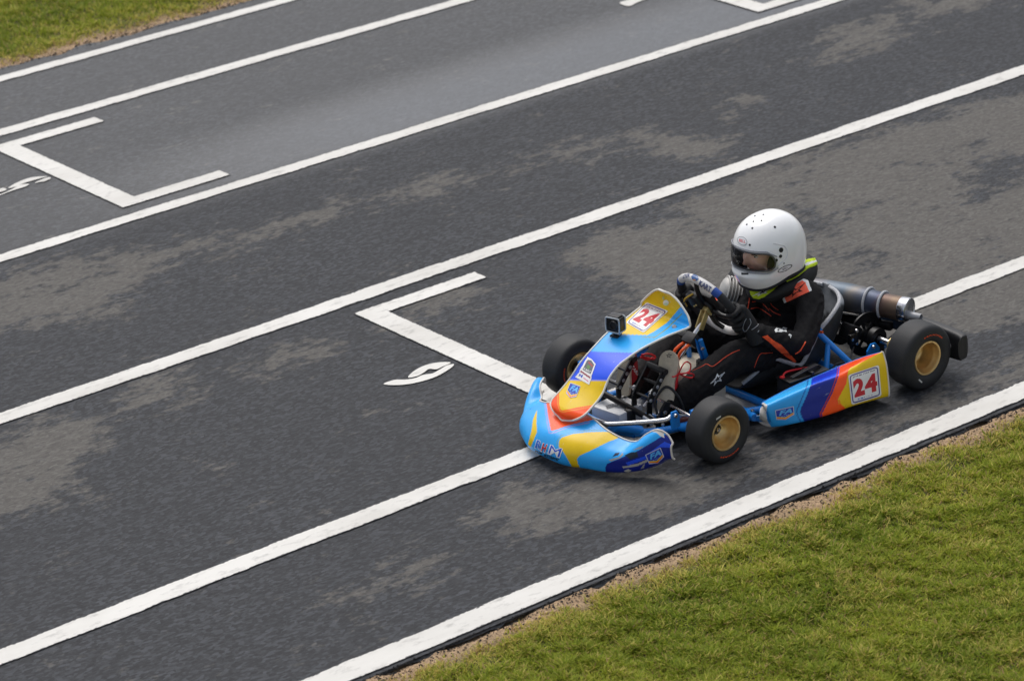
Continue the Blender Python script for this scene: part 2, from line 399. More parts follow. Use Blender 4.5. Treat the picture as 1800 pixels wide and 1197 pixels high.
# --- painted markings (flat paint lying 4 mm proud of the asphalt)
def paint_material():
    m = bpy.data.materials.new('white_road_paint'); m.use_nodes = True; t = m.node_tree; L = t.links; b = t.nodes['Principled BSDF']
    tc = nn(t, 'ShaderNodeTexCoord'); mp = nn(t, 'ShaderNodeMapping'); mp.inputs['Scale'].default_value = (.4, 1, 1); L.new(tc.outputs['Object'], mp.inputs[0])
    n1 = nn(t, 'ShaderNodeTexNoise', Scale=26., Detail=6., Roughness=.7); n2 = nn(t, 'ShaderNodeTexNoise', Scale=150., Detail=3.)
    L.new(mp.outputs[0], n1.inputs['Vector']); L.new(mp.outputs[0], n2.inputs['Vector'])
    n3 = nn(t, 'ShaderNodeTexNoise', Scale=2.6, Detail=5., Roughness=.65); L.new(mp.outputs[0], n3.inputs['Vector'])
    def ramp(src, p0, c0, p1, c1):
        r = nn(t, 'ShaderNodeValToRGB'); e = r.color_ramp.elements; e[0].position = p0; e[0].color = (*lin(c0), 1); e[1].position = p1; e[1].color = (*lin(c1), 1); L.new(src, r.inputs[0]); return r.outputs[0]
    def mixc(f, a, c, bt='MIX'):
        q = nn(t, 'ShaderNodeMix', data_type='RGBA', blend_type=bt)
        for sk, v in ((q.inputs[0], f), (q.inputs[6], a), (q.inputs[7], c)):
            if isinstance(v, float): sk.default_value = v
            else: L.new(v, sk)
        return q.outputs[2]
    wh = ramp(n1.outputs['Fac'], .27, (170, 168, 163), .46, (216, 214, 208)); wh = mixc(.35, wh, ramp(n3.outputs['Fac'], .3, (176, 172, 164), .62, (255, 255, 255)), 'MULTIPLY')
    wa = nn(t, 'ShaderNodeAttribute', attribute_name='worn'); th = nn(t, 'ShaderNodeMath', operation='ADD'); th.use_clamp = False
    k2 = nn(t, 'ShaderNodeMath', operation='MULTIPLY_ADD'); k2.inputs[1].default_value = 1.7; k2.inputs[2].default_value = -.85; L.new(n2.outputs['Fac'], k2.inputs[0])
    k3 = nn(t, 'ShaderNodeMath', operation='MULTIPLY_ADD'); k3.inputs[1].default_value = 1.5; k3.inputs[2].default_value = -.75; L.new(n1.outputs['Fac'], k3.inputs[0])
    ad = nn(t, 'ShaderNodeMath', operation='ADD'); L.new(k2.outputs[0], ad.inputs[0]); L.new(k3.outputs[0], ad.inputs[1]); L.new(ad.outputs[0], th.inputs[0]); L.new(wa.outputs['Fac'], th.inputs[1])
    mr = nn(t, 'ShaderNodeMapRange'); mr.inputs['From Min'].default_value = .52; mr.inputs['From Max'].default_value = .74; L.new(th.outputs[0], mr.inputs['Value'])
    tar = nn(t, 'ShaderNodeRGB'); tar.outputs[0].default_value = (*lin((46, 47, 50)), 1)
    L.new(mixc(mr.outputs[0], wh, tar.outputs[0]), b.inputs['Base Color']); b.inputs['Roughness'].default_value = .65
    bm = nn(t, 'ShaderNodeBump', Strength=.4, Distance=.002); L.new(n2.outputs['Fac'], bm.inputs['Height']); L.new(bm.outputs[0], b.inputs['Normal'])
    return m
paint_m = paint_material()
def band(name, xs, ylo, yhi, parent, lip=.011):
    """strip of paint whose outermost centimetre is ragged"""
    n = len(xs); Z = np.full(n, .004); V = np.r_[np.c_[xs, ylo, Z], np.c_[xs, ylo+lip, Z], np.c_[xs, yhi-lip, Z], np.c_[xs, yhi, Z]]
    o = mk(name, V, [(k*n+i, k*n+i+1, (k+1)*n+i+1, (k+1)*n+i) for k in range(3) for i in range(n-1)], paint_m, parent, False)
    set_attr(o.data, 'worn', np.r_[np.ones(n), np.zeros(2*n), np.ones(n)]); return o
def stripe(name, y0, y1, seed):
    xs = np.r_[-60, -30, -12, np.arange(-6, 6.01, .05), 12, 30, 60]
    j = lambda k: (vnoise(xs, xs*0+k, 3, seed)-.5)*.008+(vnoise(xs, xs*0+k, 14, seed+50)-.5)*.007
    return band(name, xs, y0-.004+j(1), y1+.004+j(9), track)
for k, (a, b_) in enumerate([(.753, .866), (-.176, -.078), (-1.961, -1.863), (-3.517, -3.432), (-5.041, -4.953), (-5.792, -5.709)]):
    stripe('painted_line', a, b_, 20+k)
def flat(name, poly, parent, z=.0045):
    P = np.array(list(poly)+[poly[0], poly[1]], float); poly = [tuple(p) for p in cr(np.vstack([P[-3:-2], P]), 4)[4:-5]]
    bm = bmesh.new(); vs = [bm.verts.new((x, y, z)) for x, y in poly]; bm.faces.new(vs); bmesh.ops.triangulate(bm, faces=bm.faces[:])
    bmesh.ops.recalc_face_normals(bm, faces=bm.faces[:]); me = bpy.data.meshes.new(name)
    for f in bm.faces:
        if f.normal.z < 0: f.normal_flip()
    bm.to_mesh(me); bm.free(); me.materials.append(paint_m); return link(bpy.data.objects.new(name, me), parent)
def slot(x0, x1, ya, yb, wa=.095, wt=.122):
    e = lambda: random.uniform(-.004, .004)
    V, F, W_ = [], [], []; lp = .010
    def bar(xa, xb, y0, y1, ws):
        """rectangle with worn rims on the sides listed in ws (x-, x+, y-, y+)"""
        X = [xa, xa+lp, xb-lp, xb]; Y = [y0, y0+lp, y1-lp, y1]; k = len(V)
        for i in range(4):
            for j in range(4):
                V.append((X[i]+e()*.5*(i in (0, 3) and 'x' in ws), Y[j], .0045)); W_.append(1. if (i == 0 and 'a' in ws) or (i == 3 and 'b' in ws) or (j == 0 and 'c' in ws) or (j == 3 and 'd' in ws) else 0.)
        for i in range(3):
            for j in range(3): F.append((k+i*4+j, k+(i+1)*4+j, k+(i+1)*4+j+1, k+i*4+j+1))
    bar(x0, x1-wt, ya, ya+wa, 'xacd'); bar(x0, x1-wt, yb-wa, yb, 'xacd'); bar(x1-wt, x1, ya, ya+wa, 'bc'); bar(x1-wt, x1, yb-wa, yb, 'bd'); bar(x1-wt, x1, ya+wa, yb-wa, 'ab')
    o = mk('grid_slot', V, F, paint_m, track, False); set_attr(o.data, 'worn', W_); return o
slot(.486, 1.143, -1.770, -.27); slot(.529, 1.138, -4.842, -3.612); slot(-3.50, -2.865, -4.842, -3.612)
G6 = lambda pts, s, ox, oy: [tuple(gp(ox+x/s, oy+y/s)[:2]) for x, y in pts]
n6 = flat('grid_number', G6([(355,1085),(480,1094),(640,1072),(800,1022),(920,952),(948,918),(890,928),(830,962),(770,995),(690,1008),(620,1035),(540,1048),(450,1050)], 4.789, 600, 450), track)
flat('grid_number', G6([(563,1030),(600,985),(680,938),(780,908),(885,900),(920,908),(850,940),(800,962),(740,958),(700,985),(640,1018)], 4.789, 600, 450), track)
for p in ([(110,990),(200,930),(350,868),(480,843),(625,836),(520,865),(420,893),(300,932),(200,975)], [(460,922),(560,872),(655,848),(660,868),(600,898),(520,912)],
          [(-160,1120),(0,1075),(150,1010),(260,950),(380,935),(340,968),(200,1012),(60,1062),(-100,1120)], [(-140,1060),(0,998),(55,990),(85,1012),(0,1042)]):
    flat('grid_number', G6(p, 7.483, 0, 200), track)
flat('grid_number', [tuple(gp(*q)[:2]) for q in ((1089,7.3),(1106,12.7),(1123,5),(1150,-6),(1180,-30),(1160,-32),(1130,-4),(1104,2))], track)
# --- soil under and beside the track
def soil_material():
    m = bpy.data.materials.new('soil_and_thatch'); m.use_nodes = True; t = m.node_tree; L = t.links; b = t.nodes['Principled BSDF']
    tc = nn(t, 'ShaderNodeTexCoord'); n1 = nn(t, 'ShaderNodeTexNoise', Scale=22., Detail=6., Roughness=.7); n2 = nn(t, 'ShaderNodeTexNoise', Scale=120., Detail=3.)
    for n in (n1, n2): L.new(tc.outputs['Object'], n.inputs['Vector'])
    a = nn(t, 'ShaderNodeAttribute', attribute_name='turf')
    def ramp(c0, c1, src):
        r = nn(t, 'ShaderNodeValToRGB'); r.color_ramp.elements[0].position = .32; r.color_ramp.elements[1].position = .68
        r.color_ramp.elements[0].color = (*lin(c0), 1); r.color_ramp.elements[1].color = (*lin(c1), 1); L.new(src.outputs['Fac'], r.inputs[0]); return r
    dirt, turf = ramp((124, 102, 80), (182, 154, 120), n2), ramp((60, 62, 24), (92, 92, 36), n1)
    mx = nn(t, 'ShaderNodeMix', data_type='RGBA'); L.new(a.outputs['Fac'], mx.inputs[0]); L.new(dirt.outputs[0], mx.inputs[6]); L.new(turf.outputs[0], mx.inputs[7])
    L.new(mx.outputs[2], b.inputs['Base Color']); b.inputs['Roughness'].default_value = .95
    bm = nn(t, 'ShaderNodeBump', Strength=.8, Distance=.008); L.new(n2.outputs['Fac'], bm.inputs['Height']); L.new(bm.outputs[0], b.inputs['Normal'])
    return m
def soil_z(X, Y):
    d = np.maximum(Y-Y_NEAR, Y_FAR-Y); n = (vnoise(X, Y, 7, 8)-.5)*.02+(vnoise(X, Y, 22, 9)-.5)*.012+(vnoise(X, Y, 1.3, 10)-.5)*.02
    e_ = (vnoise(X, Y*0, 11, 15)-.5)*.05+(vnoise(X, Y, 45, 16)-.5)*.022
    return np.where(d < -.05, -.06, -.020+.020*sstep(-.035, .015, d+e_)+.008*sstep(.03, .16, d)+n*(.3+.7*sstep(-.02, .1, d))+(vnoise(X, Y, 80, 17)-.5)*.006)
gx = np.r_[-900, -300, -100, -40, -15, np.arange(-5, 5.6, .022), 15, 40, 100, 300, 900]
gy = np.r_[-900, -300, -100, -30, -14, np.arange(-9, -6.1, .06), np.arange(-6.08, -5.8, .014), np.arange(-5.5, .8, .7), np.arange(.84, 1.12, .010), np.arange(1.13, 4.2, .05), 9, 20, 60, 200, 900]
ground, GX, GY = sheet('ground', gx, gy, soil_z, soil_material())
gd = np.maximum(GY-Y_NEAR, Y_FAR-GY)+(vnoise(GX, GY, 5, 12)-.5)*.1
set_attr(ground.data, 'turf', sstep(.03, .2, gd)); tag(ground, kind='structure')
# --- turf blades
def grass_material():
    m = bpy.data.materials.new('turf_blades'); m.use_nodes = True; t = m.node_tree; L = t.links; b = t.nodes['Principled BSDF']
    a = nn(t, 'ShaderNodeAttribute', attribute_name='Col'); L.new(a.outputs['Color'], b.inputs['Base Color']); b.inputs['Roughness'].default_value = .6
    b.inputs['Specular IOR Level'].default_value = .25
    tr = nn(t, 'ShaderNodeBsdfTranslucent'); L.new(a.outputs['Color'], tr.inputs[0]); mx = nn(t, 'ShaderNodeMixShader'); mx.inputs[0].default_value = .4
    L.new(b.outputs[0], mx.inputs[1]); L.new(tr.outputs[0], mx.inputs[2]); L.new(mx.outputs[0], t.nodes['Material Output'].inputs[0]); return m
grass_m = grass_material()
def turf(name, x0, x1, y0, y1, n, edge, hs=1., seed=5, cut=None):
    r = np.random.default_rng(seed); x = r.uniform(x0, x1, n); y = r.uniform(y0, y1, n)
    d = np.abs(y-edge) if edge else y
    wob = (vnoise(x, y*0, 6, 31)-.5)*.10+(vnoise(x, y, 18, 32)-.5)*.06; d = d+wob
    keep = r.random(n) < sstep(.015, .14, d)**1.3*(.35+.65*sstep(.25, .6, vnoise(x, y, 14, 33)+.25*sstep(.1, .4, d)))
    if cut is not None: keep &= cut(x, y)
    x, y, d = x[keep], y[keep], d[keep]; n = len(x); z = soil_z(x, y)-.004
    cl = vnoise(x, y, 16, 34); cl2 = vnoise(x, y, 3.2, 35); cl3 = vnoise(x, y, 38, 36)
    h = (.009+.014*cl*sstep(.05, .2, d)+.008*r.random(n))*hs*(.6+.8*cl3); wd = (.0016+.0018*r.random(n))*hs
    az = r.uniform(0, 2*np.pi, n); lean = r.uniform(.4, 1.7, n)*h; ta = az+r.normal(0, .5, n)+np.pi/2
    dx, dy = np.cos(az), np.sin(az); lx, ly = np.cos(ta)*lean, np.sin(ta)*lean
    B = np.stack([x, y, z], -1); w3 = np.stack([dx*wd, dy*wd, 0*x], -1)
    mid = B+np.stack([lx*.4, ly*.4, h*.62], -1); tip = B+np.stack([lx, ly, h], -1)
    V = np.stack([B-w3, B+w3, mid+w3*.8, mid-w3*.8, tip], 1).reshape(-1, 3); k = np.arange(n)*5
    me = bpy.data.meshes.new(name); me.vertices.add(5*n); me.vertices.foreach_set('co', V.astype(np.float32).ravel())
    li = np.stack([k, k+1, k+2, k+3, k+3, k+2, k+4], -1).ravel(); me.loops.add(7*n); me.loops.foreach_set('vertex_index', li.astype(np.int32))
    me.polygons.add(2*n); st = np.stack([np.arange(n)*7, np.arange(n)*7+4], -1).ravel(); me.polygons.foreach_set('loop_start', st.astype(np.int32))
    me.update(calc_edges=True); me.validate()
    g1, g2, yl, br = [np.array(lin(c)) for c in ((120, 140, 38), (176, 182, 62), (208, 194, 104), (184, 154, 106))]
    u = np.clip(r.normal(.45, .28, n)+(cl2-.5)*.7, 0, 1)[:, None]; C = g1*(1-u)+g2*u
    q = (r.random(n) < .10+.22*sstep(.5, .85, vnoise(x, y, 8, 37))+.6*(1-sstep(.06, .30, d)))[:, None]; C = np.where(q, yl, C)
    q = (r.random(n) < .05+.35*(1-sstep(.04, .16, d)))[:, None]; C = np.where(q, br, C); C = C*r.uniform(.75, 1.2, n)[:, None]
    ca = me.color_attributes.new('Col', 'FLOAT_COLOR', 'POINT'); c4 = np.repeat(np.c_[C, np.ones(n)], 5, 0); ca.data.foreach_set('color', c4.astype(np.float32).ravel())
    me.materials.append(grass_m); o = link(bpy.data.objects.new(name, me)); return tag(o, None, None, None, 'stuff')
g_near = turf('grass', -1.8, 4.2, .94, 3.1, 620000, Y_NEAR, 1., 5, lambda x, y: (x < 4.0-.0*y))
tag(g_near, 'short yellow-green turf beside the near edge line', 'grass')
g_far = turf('grass', -2.6, 2.2, -8.6, -5.91, 200000, Y_FAR, 1.15, 6, lambda x, y: (y > -7.4-.45*x))
tag(g_far, 'short green turf beyond the far edge line', 'grass')
# --- crumbs and pebbles along both asphalt edges
def crumbs(name, edge, sgn, n, seed, x0, x1):
    r = np.random.default_rng(seed); x = r.uniform(x0, x1, n); d = np.abs(r.normal(.02, .045, n)); y = edge+sgn*(d-.012); z = np.where(d > .012, soil_z(x, y), 0)
    sz = r.uniform(.0018, .006, n)*np.where(r.random(n) < .06, 1.9, 1); B = np.array([(1, 0, 0), (-.5, .87, 0), (-.5, -.87, 0), (.1, .1, .9), (0, 0, -.5)]); V = []
    ang = r.uniform(0, 6.28, n); c, q = np.cos(ang), np.sin(ang); J = B[None]*r.uniform(.6, 1.3, (n, 5, 3)); X = J[..., 0]*c[:, None]-J[..., 1]*q[:, None]; Y = J[..., 0]*q[:, None]+J[..., 1]*c[:, None]
    V = np.stack([x[:, None]+X*sz[:, None], y[:, None]+Y*sz[:, None], z[:, None]+J[..., 2]*sz[:, None]+sz[:, None]*.2], -1).reshape(-1, 3); F = []
    for k in range(n):
        b = 5*k; F += [(b, b+1, b+3), (b+1, b+2, b+3), (b+2, b, b+3)]
    pal = np.array([lin(p) for p in ((40, 40, 42), (60, 58, 56), (128, 108, 90), (150, 128, 104), (92, 84, 76))]); pc = pal[np.where(d < .03, r.integers(0, 2, n), r.integers(0, 5, n))]
    o = mk(name, V, F, pm('loose_grit', (1, 1, 1), .9, attr='Col', var=.2), None, False, np.repeat(pc, 3, 0)); return tag(o, kind='stuff')
tag(crumbs('gravel', Y_NEAR, 1, 3500, 41, -1.8, 4.2), 'loose grit and soil crumbs along the near asphalt edge', 'gravel'); tag(crumbs('gravel', Y_FAR, -1, 2500, 42, -2.6, 2.2), 'loose grit along the far asphalt edge', 'gravel')
# ================================================================== THE KART  (x forward, y to its left, origin under the rear axle)
kart = tag(empty('go_kart'), 'small racing kart in sky blue, yellow and orange livery with race number 24', 'go-kart')
WB, RR, RF = 1.0166, .135, .1255
# ---------------------------------------------------------------- bodywork panels
def painted(name, S, layers, mat=livery, parent=kart, thick=.0045, flip=False, inner=OFFW):
    """shell of a grid of points, coloured face by face, closed to a real thickness"""
    nu, nv = S.shape[:2]; du = np.gradient(S, axis=0); dv = np.gradient(S, axis=1); N = np.cross(du, dv); N /= np.linalg.norm(N, axis=2, keepdims=True)+1e-9
    if flip: N = -N
    V = np.r_[S.reshape(-1, 3), (S-N*thick).reshape(-1, 3)]; n = nu*nv; F1 = grid_faces(nu, nv); F2 = [tuple(n+i for i in f[::-1]) for f in F1]
    c, _ = paint(proj(S).reshape(-1, 2), layers)
    E = []; idx = lambda i, j: i*nv+j
    for i in range(nu-1): E += [(idx(i, 0), n+idx(i, 0), n+idx(i+1, 0), idx(i+1, 0)), (idx(i+1, nv-1), n+idx(i+1, nv-1), n+idx(i, nv-1), idx(i, nv-1))]
    for j in range(nv-1): E += [(idx(0, j+1), n+idx(0, j+1), n+idx(0, j), idx(0, j)), (idx(nu-1, j), n+idx(nu-1, j), n+idx(nu-1, j+1), idx(nu-1, j+1))]
    F = F1+F2+E
    if flip: F = [f[::-1] for f in F]
    o = mk(name, V, F, mat, parent, True, sharp=50); a = o.data.color_attributes.new('Col', 'FLOAT_COLOR', 'POINT')
    a.data.foreach_set('color', np.c_[np.r_[c, c if inner is None else np.tile(inner, (n, 1))], np.ones(2*n)].ravel()); return o
# front number panel: near edge points measured in the photo with their half width
pe = [((1001,739),.038),((1009,738.3),.064),((1018,735),.086),((1027,729.5),.098),((1035,722),.100),((1050,705),.100),((1060,690),.098),((1066,675),.093),((1072,662),.090),((1085,645),.089),((1100,632),.093),((1130,612),.106),((1170,592),.122),((1195,582),.136),((1212,574.5),.145),((1212,565),.141),((1209.5,556),.128),((1204,546.5),.110),((1197,536),.088),((1189,526),.064),((1178,517),.034)]
rows = [bp(988, 738.5, 'y', 0)]
edge = [bp(*p, 'y', wd_) for p, wd_ in pe]
bul = [.006,.012,.018,.026,.030,.028,.022,.014,.008,.006,.005,.004,.004,.003,.002,.0,.0,.0,.0,.0,.0]
tab = [[rows[0]+[0, s*.004, 0] for s in np.linspace(1, -1, 9)]]
for e, b_ in zip(edge, bul):
    r_ = []
    for s in np.linspace(1, -1, 9):
        k = 1-abs(s)**1.8; r_.append([e[0]+b_*k*.95, e[1]*s, e[2]+b_*k*.05])
    tab.append(r_)
top = bp(1164, 511.5, 'y', 0.); tab.append([top+[0, s*.012, 0] for s in np.linspace(1, -1, 9)])
SP = surf(tab, 14, 22)
LILAC = lin((150, 150, 220))
panel_layers = [('all', LB), ('poly', OR, [(900,640),(1080,690),(1080,760),(900,780)]), ('poly', YL, [(975,640),(1080,660),(1075,705),(1060,708),(1040,712),(1015,716),(989,721.5),(985,719.5),(982.6,710),(982.6,690),(985,678)]),
  ('line', lin((250, 150, 40)), [(980,690),(980.5,711),(984,722),(990,724),(1042,714.5)], 1.6),
  ('poly', RB, [(930,560),(1020,614),(1049,619),(1118,620),(1135,616),(1075,669.5),(1010,668.5),(960,668)]), ('line', LILAC, [(990,667.5),(1036,668.5),(1072,668.5)], 2.2), ('line', lin((30, 110, 220)), [(1040,618),(1060,618.5),(1125,618.5)], 1.2),
  ('poly', LB, [(960,560),(1020,613),(1051,618),(1118,619.5),(1140,617),(1230,580),(1215,500),(1100,500)]),
  ('poly', YL, [(1080,587),(1094,588),(1137.8,589),(1151,582),(1173.3,566.7),(1185,553),(1195,541),(1215,520),(1150,490),(1090,560)]),
  ('line', lin((120, 150, 110)), [(1129,592.5),(1151,593),(1172,578),(1198,552)], 1.9)]
front_panel = painted('front_panel', SP, panel_layers, flip=False)
ring = np.r_[SP[:, 0], SP[::-1, -1]]; keep = [ring[0]]
for p in ring[1:]:
    if np.linalg.norm(p-keep[-1]) > .004: keep.append(p)
MB().tube(keep+[keep[0]], .0042, 8).build('edge_trim', white_m, front_panel)
# nose fairing: stations across the kart, each from the bottom lip over the front to the rear rim
def stn(y, pts): return [(x, y, z) for x, z in pts]
half = [
 (0,   [(1.480,.018),(1.512,.030),(1.524,.055),(1.516,.090),(1.485,.128),(1.42,.150),(1.335,.168)]),
 (.10, [(1.475,.018),(1.505,.030),(1.517,.055),(1.508,.090),(1.476,.124),(1.42,.150),(1.350,.172)]),
 (.18, [(1.440,.020),(1.472,.032),(1.482,.055),(1.474,.088),(1.446,.117),(1.40,.138),(1.352,.152)]),
 (.25, [(1.395,.018),(1.432,.028),(1.440,.058),(1.432,.084),(1.408,.105),(1.37,.119),(1.330,.130)]),
 (.30, [(1.358,.020),(1.396,.030),(1.402,.064),(1.396,.088),(1.374,.106),(1.342,.118),(1.308,.128)]),
 (.345,[(1.315,.027),(1.354,.037),(1.362,.074),(1.358,.102),(1.342,.130),(1.318,.152),(1.292,.168)]),
 (.385,[(1.275,.046),(1.312,.055),(1.322,.088),(1.320,.118),(1.310,.150),(1.292,.176),(1.272,.192)]),
 (.42, [(1.258,.074),(1.275,.080),(1.288,.098),(1.288,.124),(1.282,.148),(1.270,.168),(1.254,.178)]),
 (.448,[(1.248,.083),(1.256,.090),(1.260,.104),(1.262,.120),(1.262,.134),(1.259,.144),(1.252,.150)])]
far_end = [
 (-.445,[(1.160,.056),(1.198,.063),(1.208,.078),(1.204,.095),(1.190,.105),(1.172,.105),(1.150,.090)]),
 (-.42, [(1.192,.050),(1.232,.060),(1.243,.082),(1.238,.108),(1.222,.130),(1.200,.138),(1.170,.120)]),
 (-.385,[(1.230,.042),(1.272,.055),(1.285,.080),(1.280,.110),(1.262,.138),(1.235,.150),(1.205,.145)]),
 (-.345,[(1.283,.035),(1.322,.048),(1.335,.072),(1.330,.100),(1.310,.125),(1.285,.138),(1.255,.140)]),
 (-.30, [(1.335,.030),(1.372,.042),(1.382,.064),(1.376,.088),(1.350,.104),(1.318,.112),(1.285,.115)])]
tabn = [stn(y, p) for y, p in far_end]+[stn(-y, p) for y, p in half[3:0:-1]]+[stn(y, p) for y, p in half]
SN = surf(tabn, 30, 16)
nose_layers = [('all', LB),
  ('poly', OR, [(960,706),(964,735),(968.5,757),(975,756),(1000,747),(1034,739.5),(1050,735),(1040,690),(975,690)]),
  ('line', LILAC, [(957,706),(961,737),(965.5,761),(974,760.5),(1000,750),(1036,742.5)], 1.8),
  ('poly', YL, [(982,778.7),(984,772),(988.5,768.6),(1010,762),(1040,759),(1066,758.5),(1082,762),(1094,767),(1068,777),(1040,791),(1020,800),(1014,806),(1016,815),(1020,824),(1006,822),(998,807),(989,793),(982,785)]),
  ('line', lin((110, 160, 150)), [(979,783),(979,775),(986,766),(1010,759),(1040,756),(1062,755.5)], 1.1),
  ('poly', YL, [(944,720),(937,736),(934,757),(928,781),(933,786),(944,759),(943,742)]),
  ('poly', NV, [(1064,822),(1067,815),(1105.5,799),(1122,792),(1165,766),(1200,750),(1200,835),(1066,840)]),
  ('poly', RB, [(1100,813),(1132,802),(1168,776),(1182,782),(1182,787),(1160,786),(1138,806),(1104,818)]),
  ('poly', lin((28, 40, 60)), [(1098,800),(1108,795),(1120,794),(1122,803),(1108,808)]),
  ('poly', lin((168, 164, 158)), [(1070,808),(1088,803),(1094,795),(1096,799),(1090,805),(1074,811)]), ('poly', lin((30, 40, 70)), [(1076,803),(1082,796),(1090,795),(1086,800)]),
  ('poly', lin((176, 172, 164)), [(1094,820),(1120,815),(1140,806),(1139,811),(1120,819),(1096,823)]), ('poly', lin((150, 155, 165)), [(1112,791),(1124,785),(1132,784),(1126,789)]),
  ('poly', lin((190, 186, 176)), [(1096,828),(1104,824),(1110,827),(1104,830)]), ('poly', lin((150, 150, 152)), [(1126,824),(1130,818),(1134,812),(1132,822)]),
  ('poly', OFFW, [(1137,751),(1165,751),(1168,770),(1160,766),(1154,760),(1140,758)])]
nose = painted('front_fairing', SN, nose_layers, flip=False)
rim = [SN[i, -1] for i in range(0, len(SN), 3)]
MB().tube(rim, .004, 8).build('rear_rim', offw_m, nose)
for e in (0, -1): MB().tube([SN[e, j] for j in range(0, SN.shape[1], 4)]+[SN[e, -1]], .004, 8).build('end_rim', offw_m, nose)
# side pods: stations from the front to the rear, each from inner bottom round the outside to the inner top edge
def pod_table():
    bot = [(1353,742),(1360,751),(1413,741.6),(1463.6,727.6),(1497,715),(1535,704),(1562,697)]
    xb = [.785, .76, .60, .44, .33, .245, .185]; yb = [.435, .452, .50, .522, .525, .525, .522]
    rid = [(1345,716),(1352,713),(1423.5,679.5),(1474,661),(1500,647),(1530,630),(1553,622)]; yr = [.42, .445, .475, .485, .485, .480, .475]
    inn = [(1340,712),(1343,706),(1395,679),(1447,656),(1485,640),(1520,627),(1549,619)]; yi = [.395, .40, .375, .375, .395, .43, .465]
    T = []
    for k in range(7):
        R = bp(*rid[k], 'y', yr[k]); I = bp(*inn[k], 'y', yi[k]); B = bp(*bot[k], 'y', yb[k])
        x = R[0]; B[2] = max(.03, B[2])
        o = np.array([B[0], B[1], B[2]]); mid = (o+R)/2+np.array([0, .010, 0]); up = o*.22+R*.78+np.array([0, .009, 0])
        T.append([(I[0], .36, B[2]+.004), (B[0], B[1]-.05, B[2]-.006), (B[0], B[1]-.012, B[2]-.003), tuple(o+[0, .003, .012]), tuple(mid), tuple(up), tuple(R), tuple(R*.7+I*.3+[0, 0, .005]), tuple(I)])
    return T
PT = pod_table()
def capst(k, dx):
    c = np.mean([np.array(p) for p in PT[0][1:]], 0); return [tuple(c+(np.array(p)-c)*[1, k, k]+[dx, 0, 0]) for p in PT[0]]
SPOD = surf([capst(.03, .030), capst(.45, .026), capst(.8, .014)]+PT, 36, 14)
pod_layers = [('all', lin((44, 160, 232))),
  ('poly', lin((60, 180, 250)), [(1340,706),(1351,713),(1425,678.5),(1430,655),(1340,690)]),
  ('poly', NV, [(1429,650),(1425.5,675.5),(1418,695.5),(1407,719.6),(1407,727.6),(1414,741.6),(1416,760),(1446,740),(1445,727),(1463.6,690),(1474,661.4),(1478.5,638),(1480,620)]),
  ('poly', RB, [(1429,645),(1426,677),(1474,661),(1479,630)]), ('poly', lin((34, 58, 206)), [(1429,645),(1427,673),(1472,655),(1479,630)]),
  ('line', lin((24, 90, 170)), [(1421,662),(1419,677),(1411,697),(1401,720),(1401,729),(1409,744)], 1.9),
  ('poly', OR, [(1478.5,625),(1474,661.4),(1463.6,690),(1445,727),(1446,742),(1490,725),(1560,640),(1560,600)]),
  ('line', lin((190, 40, 20)), [(1475.5,630),(1471,661),(1460.6,690),(1442,727),(1443,740)], 1.7),
  ('poly', YL, [(1556,612),(1549,619),(1520,634),(1494,647),(1491,652),(1487.7,674),(1473,702),(1475,710),(1486,718),(1490,730),(1580,705),(1575,600)]),
  ('line', OR, [(1485,718),(1477,710),(1475.5,703)], 1.8),
  ('poly', OFFW, [(1335,708),(1343,707.5),(1349,712),(1347,725),(1349,740),(1357,752),(1335,760)])]
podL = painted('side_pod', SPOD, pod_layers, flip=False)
MB().tube([SPOD[-1, j] for j in range(20, SPOD.shape[1], 4)]+[SPOD[-1, -1]], .0035, 8).build('rear_rim', offw_m, podL)
MB().tube([SPOD[i, -1] for i in range(0, len(SPOD), 5)]+[SPOD[-1, -1]], .0025, 6).build('top_rim', blue_m, podL)
podR = podL.copy(); podR.data = podL.data.copy(); COL.objects.link(podR); podR.parent = kart
cc = np.zeros(len(podR.data.vertices)*3); podR.data.vertices.foreach_get('co', cc); cc[1::3] *= -1; podR.data.vertices.foreach_set('co', cc); podR.data.flip_normals()
podR['label'] = 'far side pod in matching stripes, mostly hidden'; podL['label'] = 'near side pod with number plate 24'
nose['label'] = 'scuffed sky blue nose fairing with yellow flashes'; front_panel['label'] = 'upright front panel carrying number 24'
# ---------------------------------------------------------------- stickers
RED, INK, PURP, WHT, CY = lin((196, 30, 48)), lin((40, 34, 70)), lin((70, 60, 130)), lin((232, 231, 228)), lin((90, 180, 240))
def plate_layers(name='JOE McCARTHY'):
    return [('poly', WHT, rrect(0, 0, 1, 1, .07)), ('poly', PURP, rrect(.040, .030, .960, .970, .09)), ('poly', WHT, rrect(.075, .060, .925, .940, .07)),
            ('text', INK, name, (.13, .835, .89, .905), (.01, .15)), ('text', RED, '2', (.12, .20, .47, .79), (.06,)), ('text', RED, '4', (.49, .20, .90, .79), (.06,)),
            ('text', lin((60, 110, 190)), 'RHM', (.22, .09, .40, .145), (.03,)), ('text', lin((130, 130, 160)), 'MOTORSPORT', (.43, .10, .78, .135), (.01,))]
def emblem_layers():
    return [('poly', lin((190, 195, 215)), [(0,.98),(.08,1),(.92,1),(1,.98),(1,.22),(.5,0),(0,.22)]), ('poly', OR, [(.04,.30),(.5,.04),(.96,.30),(.96,.40),(.5,.14),(.04,.40)]), ('poly', YL, [(.04,.36),(.5,.11),(.96,.36),(.96,.44),(.5,.20),(.04,.44)]),
            ('poly', lin((30, 56, 170)), [(.05,.95),(.95,.95),(.95,.44),(.5,.22),(.05,.44)]), ('text', CY, 'FA', (.16, .46, .90, .88), (.04, .3)), ('text', lin((140, 170, 230)), 'KART', (.3, .32, .7, .39), (.02,))]
